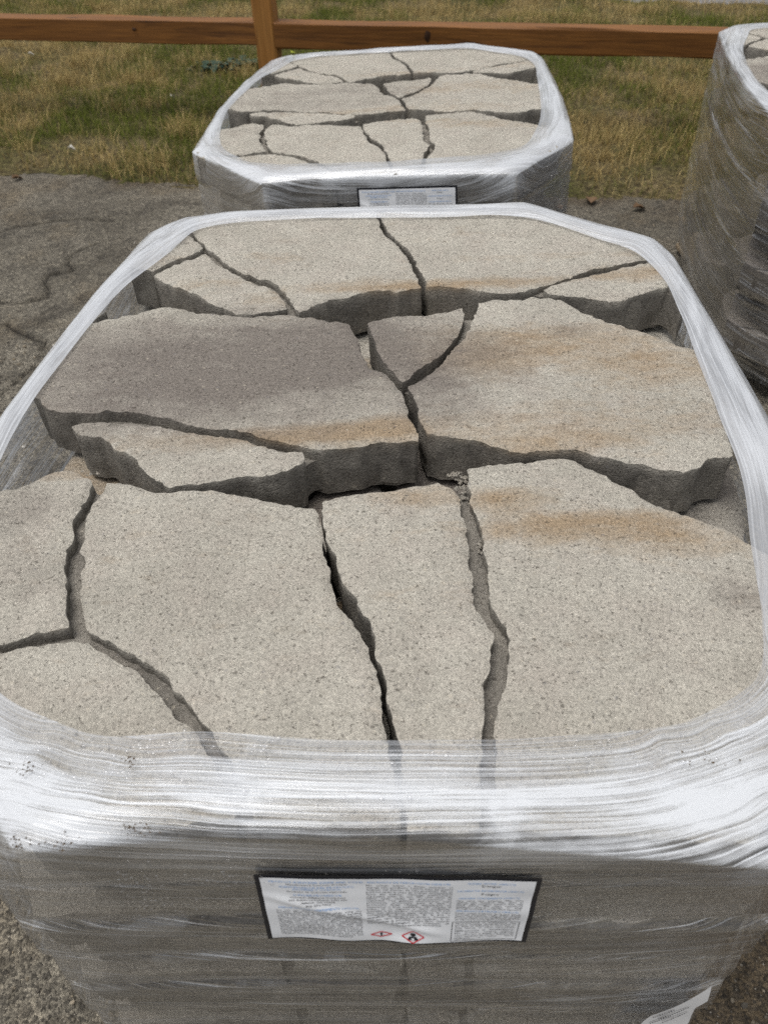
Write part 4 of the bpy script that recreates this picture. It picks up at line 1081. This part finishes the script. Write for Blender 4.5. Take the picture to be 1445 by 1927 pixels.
LABEL_PARTS = []
def label_parts():
    L_ = LABEL_PARTS
    L_.append(('border', sheet('border', LW, LH, 56, 34, 0.0, M_BLACK)))
    L_.append(('paper', sheet('paper', LW - .0085, LH - .0080, 56, 34, .0007, M_PAPER)))
    cxl, cxm, cxr = -.0630, .0085, .0725
    def c(body, size, mat, x, y, sx=1.0):
        L_.append(('lettering', place_text(text_mesh('lettering', body, size, mat, 'CENTER'), x, y, .0012, sx)))
    def p(body, size, x0, y, wd, sp=1.0, mat=None):
        L_.append(('lettering', place_text(text_mesh('lettering', body, size, mat or M_INK, 'JUSTIFY', wd, sp), x0, y, .0012)))
    top = LH / 2 - .0105
    c('PRODUCT IDENTIFIER (NAME AND CODE)', .0036, M_BLUE, cxl, top, 1.06)
    c('Manufactured Concrete Product', .0034, M_INK, cxl, top - .0038, 1.05)
    c('IDENTIFICADOR DEL PRODUCTO', .0035, M_BLUE, cxl, top - .0083, 1.1)
    c('(NOMBRE Y CODIGO)', .0035, M_BLUE, cxl, top - .0119, 1.1)
    c('Producto de Concreto Fabricado', .0034, M_INK, cxl, top - .0157, 1.03)
    c('SUPPLIER/PROVEEDOR', .0035, M_BLUE, cxl, top - .0216, 1.1)
    c('Oldcastle Affiliated Companies', .0034, M_INK, cxl, top - .0255, 1.05)
    c('900 Ashwood Parkway, Suite 600', .0034, M_INK, cxl, top - .0294, 1.0)
    c('Atlanta, GA 30338', .0034, M_INK, cxl, top - .0333, 1.05)
    c('866-256-7404', .0034, M_INK, cxl, top - .0372, 1.05)
    c('PRECAUTIONARY STATEMENTS (GHS-US)', .0034, M_BLUE, cxl, top - .0432, 1.02)
    p(PAR_EN, .00325, -.0975, top - .0478, .0690, .92)
    c('ANUNCIOS DE PRECAUCION (GHS-US)', .0036, M_BLUE, cxm, top, 1.02)
    p(PAR_ES, .00365, -.0245, top - .0050, .0675, .98)
    c('SIGNAL WORD (GHS-US)', .0033, M_BLUE, cxr, top, 1.0)
    c('Danger', .0046, M_INK, cxr, top - .0045, 1.1)
    c('PALABRA DE ADVERTENCIA (GHS-US)', .0032, M_BLUE, cxr, top - .0120, .95)
    c('Peligro', .0046, M_INK, cxr, top - .0180, 1.1)
    c('HAZARD STATEMENTS (GHS-US)', .0033, M_BLUE, cxr, top - .0245, 1.0)
    p(HZ_EN, .0031, .0470, top - .0288, .0530, .92)
    c('ANUNCIOS DE PELIGRO (GHS-US)', .0033, M_BLUE, cxr, top - .0475, 1.0)
    p(HZ_ES, .0031, .0470, top - .0515, .0530, .92)
    p(P65, .0031, .0480, top - .0700, .0500, 1.0)
    p(P65S, .0031, .0480, top - .0840, .0500, 1.0)
    # warning frame
    fr = []
    def bar(x0, y0, x1, y1, wd):
        d = np.array([x1 - x0, y1 - y0]); l = np.hypot(*d); d = d / l; nn = np.array([-d[1], d[0]]) * wd / 2
        kx = max(2, int(l / .004))
        b = sum(len(v) for v, _ in fr)
        vs_, fs_ = [], []
        for i in range(kx + 1):
            q = np.array([x0, y0]) + d * l * i / kx
            vs_ += [q - nn, q + nn]
        for i in range(kx):
            fs_.append((b + 2 * i, b + 2 * i + 2, b + 2 * i + 3, b + 2 * i + 1))
        fr.append((vs_, fs_))
    def flush(name, mat, lift=.0012):
        V = np.array([v for vs_, _ in fr for v in vs_]); Fc = [f for _, fs_ in fr for f in fs_]
        me = mesh_from(name, np.c_[V, lab_bend(V[:, 0], V[:, 1]) + lift], Fc, (mat,), False)
        fr.clear()
        L_.append((name, me))
    y0, y1, x0, x1 = top - .0660, -LH / 2 + .0070, .0455, .1005
    bar(x0, y0, x1, y0, .0005); bar(x0, y1, x1, y1, .0005); bar(x0, y0, x0, y1, .0005); bar(x1, y0, x1, y1, .0005)
    flush('warning_frame', M_INK)
    # two red diamonds with black signs (one half lost in the fold)
    for cx, cy, r, hgt in ((.0135, -.0450, .0092, 1.0), (-.0130, -.0435, .0088, .5)):
        pts = [(cx + r, cy), (cx, cy + r * hgt), (cx - r, cy), (cx, cy - r * hgt)]
        for i in range(4):
            bar(*pts[i], *pts[(i + 1) % 4], .0012)
        flush('hazard_diamond', M_RED, .0014)
        V, Fc = [], []
        def disc(x, y, rx, ry, kk=10):
            b = len(V)
            V.extend([(x + rx * math.cos(6.2832 * i / kk), y + ry * math.sin(6.2832 * i / kk)) for i in range(kk)])
            Fc.append(tuple(range(b, b + kk)))
        def quad(*q):
            b = len(V); V.extend(q); Fc.append(tuple(range(b, b + len(q))))
        if hgt == 1.0:
            disc(cx, cy + .0027, .0023, .0026)
            quad((cx - .0048, cy - .0052), (cx + .0048, cy - .0052), (cx + .0030, cy - .0005), (cx - .0030, cy - .0005))
            lift = .0013
        else:
            quad((cx - .0008, cy - .0015), (cx + .0008, cy - .0015), (cx + .0010, cy + .0022), (cx - .0010, cy + .0022))
            disc(cx, cy - .0030, .0009, .0007, 8)
            lift = .0013
        Va = np.array(V)
        L_.append(('hazard_symbol', mesh_from('hazard_symbol', np.c_[Va, lab_bend(Va[:, 0], Va[:, 1]) + lift], Fc, (M_INK,), False)))
        if hgt == 1.0:
            V, Fc = [], []
            for q in range(8):
                a = math.pi * q / 4
                quad((cx + .0005 * math.cos(a + 1.57), cy - .0028 + .0005 * math.sin(a + 1.57)), (cx + .0019 * math.cos(a), cy - .0028 + .0019 * math.sin(a)), (cx - .0005 * math.cos(a + 1.57), cy - .0028 - .0005 * math.sin(a + 1.57)))
            Va = np.array(V)
            L_.append(('hazard_symbol', mesh_from('hazard_symbol', np.c_[Va, lab_bend(Va[:, 0], Va[:, 1]) + .0018], Fc, (M_PAPER,), False)))
label_parts()

def hazard_label(mw, label):
    e = empty('hazard_label', mw)
    tag(e, label, 'hazard label', 'printed hazard labels on the wrapped stacks')
    for nm, me_ in LABEL_PARTS:
        link(nm, me_, e)
    return e
UP = Matrix.Rotation(math.pi / 2, 4, 'X')           # sheet upright, facing the camera side (-Y)
hazard_label(Matrix.Translation((-.0012, .2640, .5545)) @ Matrix.Rotation(-.038, 4, 'Z') @ Matrix.Rotation(.021, 4, 'Y') @ Matrix.Rotation(-.035, 4, 'X') @ UP, 'white printed hazard label with black border on the front of the nearest stack')
hazard_label(M2 @ Matrix.Translation((.036, -.5765, -.083)) @ Matrix.Rotation(-.11, 4, 'Z') @ Matrix.Rotation(-.012, 4, 'Y') @ UP, 'white printed hazard label with black border on the farther stack by the fence')

# ------------------------------------------------------------------ packing slip in the film at the lower right corner
def packing_slip():
    A, Bv = Vector((.2418, .2428, .3289)), Vector((.2917, .2516, .3289))
    ex = (Bv - A).normalized(); nz = Vector((ex.y, -ex.x, 0))
    e = empty('packing_slip', Matrix.Translation(A) @ Matrix((ex, Vector((0, 0, 1)), nz)).transposed().to_4x4())
    tag(e, 'white handwritten paper slip tucked at the lower right corner of the nearest stack', 'paper slip')
    pts = [(-.012, -.15), (-.003, -.02), (0, 0), (.0515, .052), (.0595, .003), (.049, -.008), (.0585, -.068), (.052, -.15)]
    V, Fc = [], []
    n = len(pts)
    sub = resample(np.array(pts), .008)
    zf = lambda x_, y_: .0012 * math.sin(x_ * 60) + .0010 * math.sin(y_ * 45 + x_ * 20)
    co, ed, fa, ov, oe, of = delaunay_2d_cdt([Vector(p_) for p_ in sub], [(i, (i + 1) % len(sub)) for i in range(len(sub))], [list(range(len(sub)))], 1, 1e-7)
    link('paper', mesh_from('paper', [(c[0], c[1], zf(c[0], c[1])) for c in co], [tuple(f) for f in fa], (M_SLIP,)), e)
    rs = random.Random(4)
    V, Fc = [], []
    for (x0, y0, nn, ang) in ((.004, -.006, 5, .75), (.012, -.016, 7, .75), (.006, -.028, 5, .75), (.020, -.034, 6, .75)):
        px_, py_ = x0, y0
        pts_ = []
        for i in range(nn * 4):
            t_ = i / 4
            lx2, ly2 = t_ * .0052, (.0028 if i % 2 else -.0018) * rs.uniform(.5, 1.2)
            pts_.append((x0 + lx2 * math.cos(ang) - ly2 * math.sin(ang), y0 + lx2 * math.sin(ang) + ly2 * math.cos(ang)))
        for a_, b_ in zip(pts_[:-1], pts_[1:]):
            d_ = Vector((b_[0] - a_[0], b_[1] - a_[1])); q_ = Vector((-d_.y, d_.x)).normalized() * .00035
            k_ = len(V)
            for s1, s2 in ((a_, -1), (b_, -1), (b_, 1), (a_, 1)):
                V.append((s1[0] + q_.x * s2, s1[1] + q_.y * s2, zf(*s1) + .0006))
            Fc.append((k_, k_ + 1, k_ + 2, k_ + 3))
    link('handwriting', mesh_from('handwriting', V, Fc, (M_INK,), False), e)
packing_slip()

# ------------------------------------------------------------------ beads of water and specks of dirt on the film of the nearest stack
def beads():
    V, Fc = [], []
    rs = random.Random(9)
    def dome(c, n_, r):
        n_ = Vector(n_).normalized(); t_ = n_.orthogonal().normalized(); b_ = n_.cross(t_)
        k_ = len(V)
        for ri, (rr, hh) in enumerate(((1, 0), (.8, .32), (.42, .52))):
            for i in range(9):
                a = 6.2832 * i / 9
                V.append(tuple(c + (t_ * math.cos(a) + b_ * math.sin(a)) * r * rr + n_ * r * hh))
        V.append(tuple(c + n_ * r * .58))
        for ri in range(2):
            for i in range(9):
                j = (i + 1) % 9
                Fc.append((k_ + ri * 9 + i, k_ + ri * 9 + j, k_ + ri * 9 + 9 + j, k_ + ri * 9 + 9 + i))
        for i in range(9):
            Fc.append((k_ + 18 + i, k_ + 18 + (i + 1) % 9, k_ + 27))
    # top fold: cluster centres in the stack frame
    for (x, y, n_, sx, sy) in ((-.105, -.492, 26, .016, .006), (-.20, -.490, 34, .030, .006), (-.225, -.515, 30, .022, .012), (-.29, -.50, 22, .015, .012), (.16, -.51, 18, .02, .010), (.05, -.505, 10, .03, .008), (.23, -.505, 14, .02, .010), (-.02, -.54, 20, .05, .006)):
        for _ in range(n_):
            p = Vector((x + rs.gauss(0, sx), y + rs.gauss(0, sy), .011))
            dome(p, (0, -.1, 1), rs.uniform(.0007, .0021))
    for (x, z, n_, sx, sz) in ((-.20, -.05, 34, .012, .016), (-.13, -.045, 30, .015, .012), (-.19, -.10, 40, .014, .018), (-.06, -.05, 14, .04, .008), (.02, -.045, 6, .02, .01), (.08, -.17, 12, .08, .003)):
        for _ in range(n_):
            p = Vector((x + rs.gauss(0, sx), -.572, z + rs.gauss(0, sz)))
            dome(p, (0, -1, .1), rs.uniform(.0006, .0019))
    me = mesh_from('water_beads', V, Fc, (M_DROP,))
    o = link('water_beads', me, FILM1)
    o['kind'] = 'stuff'
    V.clear(); Fc.clear()
    for (x, y, z, n_, sx, sy) in ((-.285, -.505, .012, 22, .005, .004), (-.205, -.503, .0125, 14, .004, .002), (-.19, -.556, .006, 40, .008, .0025), (-.245, -.562, .003, 26, .010, .003), (.245, -.52, .012, 16, .012, .004), (-.28, -.56, .0, 30, .006, .004)):
        for _ in range(n_):
            c = Vector((x + rs.gauss(0, sx), y + rs.gauss(0, sy), z))
            r = rs.uniform(.0004, .0014)
            k_ = len(V)
            for q in ((1, 0, 0), (-.6, .8, 0), (-.5, -.9, .1), (0, 0, .9)):
                V.append((c.x + r * q[0] * rs.uniform(.6, 1.4), c.y + r * q[1] * rs.uniform(.6, 1.4), c.z + r * q[2]))
            Fc += [(k_, k_ + 1, k_ + 3), (k_ + 1, k_ + 2, k_ + 3), (k_ + 2, k_, k_ + 3)]
    o = link('dirt_specks', mesh_from('dirt_specks', V, Fc, (M_DIRT,), False), FILM1)
    o['kind'] = 'stuff'
beads()

# ------------------------------------------------------------------ crumbs broken off the slab edges
def crumbs():
    rs = np.random.default_rng(21)
    P, Rr = [], []
    def add(cx, cy, cz, n_, sx, sy, r):
        for _ in range(n_):
            P.append((cx + rs.normal(0, sx), cy + rs.normal(0, sy), cz)); Rr.append(r * rs.lognormal(0, .4))
    for (cx, cy) in ((.088, -.160), (.092, -.172), (.086, -.182)):
        add(cx, cy, -.013, 16, .004, .005, .0022)
    add(.079, -.155, -.003, 10, .004, .003, .0017); add(.083, -.150, -.008, 14, .005, .003, .002)
    add(.098, -.262, -.0135, 8, .002, .006, .0018); add(.115, -.345, -.0135, 6, .003, .01, .0015); add(.10, -.30, -.0135, 6, .003, .015, .0012)
    add(-.035, -.165, -.072, 10, .02, .004, .002); add(.03, -.158, -.072, 12, .02, .004, .002)
    add(-.285, -.30, -.0135, 5, .004, .02, .0014); add(-.24, -.375, -.0135, 6, .02, .01, .0013)
    add(-.335, -.130, -.004, 6, .01, .003, .0016)
    P_ = np.array(P); R_ = np.array(Rr)
    oc = np.array([(1, 0, 0), (-1, 0, 0), (0, 1, 0), (0, -1, 0), (0, 0, 1), (0, 0, -1)], float)
    fc = np.array([(0, 2, 4), (2, 1, 4), (1, 3, 4), (3, 0, 4), (2, 0, 5), (1, 2, 5), (3, 1, 5), (0, 3, 5)])
    V = oc[None] * rs.uniform(.6, 1.3, (len(P_), 6, 1)) * R_[:, None, None] + P_[:, None]
    me = fast_mesh('concrete_crumbs', V.reshape(-1, 3), ((np.arange(len(P_)) * 6)[:, None, None] + fc[None]).reshape(-1, 3), (M_CON,), smooth=False)
    for nm in ('tan', 'dark', 'side'):
        fattr(me, nm, np.full(len(P_) * 6, .2))
    o = link('concrete_crumbs', me, None, M1)
    o['kind'] = 'stuff'; o['stain'] = 1.0
crumbs()

# ------------------------------------------------------------------ leaves, scraps and a weed
def leaf_mesh(name, L, W, curl, mat, seed):
    rs = random.Random(seed)
    V, Fc = [], []
    n = 8
    for i in range(n + 1):
        t = i / n
        wd = W * math.sin(math.pi * t) ** .8 * (1 + .25 * rs.uniform(-1, 1))
        for j in (-1, -.5, 0, .5, 1):
            V.append((L * (t - .5), wd * j, curl * (abs(j) ** 2) * wd / W + curl * .5 * math.cos(3 * t) + .002 * rs.uniform(-1, 1)))
    for i in range(n):
        for j in range(4):
            a = i * 5 + j
            Fc.append((a, a + 1, a + 6, a + 5))
    return mesh_from(name, V, Fc, (mat,))
for i, (x, y, L, W, az, lab) in enumerate(((1.00, 3.00, .055, .018, .3, 'curled brown leaf on the ground by the grass edge, nearest the right stack'), (.84, 3.10, .085, .022, 1.4, 'large flat brown leaf at the grass edge right of the farther stack'), (.70, 3.02, .05, .015, 2.0, 'small brown leaf close beside the right side of the farther stack'), (-1.52, 3.58, .05, .016, .8, 'reddish brown leaf at the grass edge on the far left'))):
    t_ = max(0.0, y - float(edge_y(x)))
    z_ = max(float(lawn_z(x, t_)) if t_ > 0 else -9, float(asph_z(np.array([x]), np.array([y]))[0]))
    o = link('fallen_leaf', leaf_mesh('fallen_leaf', L, W, .012, M_LEAF, i), None, Matrix.Translation((x, y, z_ + .008)) @ Matrix.Rotation(az, 4, 'Z'))
    tag(o, lab, 'leaf', 'fallen leaves by the grass edge')
for i, (x, y, L, az, lab) in enumerate(((-2.03, 5.55, .035, .4, 'pale scrap lying in the grass under the left fence rail, far left'), (-1.00, 4.52, .03, 1.2, 'pale scrap lying in the grass between left rail and farther stack'), (-1.33, 3.80, .036, .2, 'greyish pale scrap in the grass just behind the asphalt edge at left'), (1.80, 4.68, .025, .9, 'small white scrap in the grass under the right fence rail'), (.86, 5.72, .025, .3, 'small white scrap in the grass behind the right rail'))):
    t_ = y - float(edge_y(x))
    o = link('pale_scrap', leaf_mesh('pale_scrap', L, L * .3, .012, M_SCRAP, 20 + i), None, Matrix.Translation((x, y, float(lawn_z(x, t_)) + .022)) @ Matrix.Rotation(az, 4, 'Z'))
    tag(o, lab, 'scrap', 'pale scraps in the grass')
o = link('lime_leaf', leaf_mesh('lime_leaf', .022, .006, .004, M_LIME, 40), None, M2 @ Matrix.Translation((-.302, .547, .014)) @ Matrix.Rotation(1.1, 4, 'Z'))
tag(o, 'tiny yellow green leaf on the far left film edge of the farther stack', 'leaf')
o = link('brown_leaf', leaf_mesh('brown_leaf', .032, .006, .004, M_LEAF, 41), None, M3 @ Matrix.Translation((-.428, .20, -.105)) @ Matrix.Rotation(-math.pi / 2 + .1, 4, 'Y') @ Matrix.Rotation(1.57, 4, 'Z'))
tag(o, 'small brown leaf stuck to the film of the stack at the right edge', 'leaf')
wx, wy = -.79, 5.2
wz = float(lawn_z(wx, wy - edge_y(wx)))
V, Fc = [], []
rs = random.Random(5)
for i in range(80):
    a, l = rs.uniform(0, 6.28), rs.uniform(.03, .08)
    cx, cy = rs.gauss(0, .09), rs.gauss(0, .045)
    d_ = Vector((math.cos(a), math.sin(a), 0)); q_ = Vector((-d_.y, d_.x, 0)) * l * .28
    b = Vector((cx, cy, .0)); k_ = len(V)
    for p in (b, b + d_ * l * .5 + q_ + Vector((0, 0, l * .5)), b + d_ * l + Vector((0, 0, l * .45)), b + d_ * l * .5 - q_ + Vector((0, 0, l * .5))):
        V.append(tuple(p))
    Fc.append((k_, k_ + 1, k_ + 2, k_ + 3))
o = link('weed', mesh_from('weed', V, Fc, (M_WEED,), False), None, Matrix.Translation((wx, wy, wz)))
tag(o, 'low bluish green weed in the grass left of the fence post', 'weed')
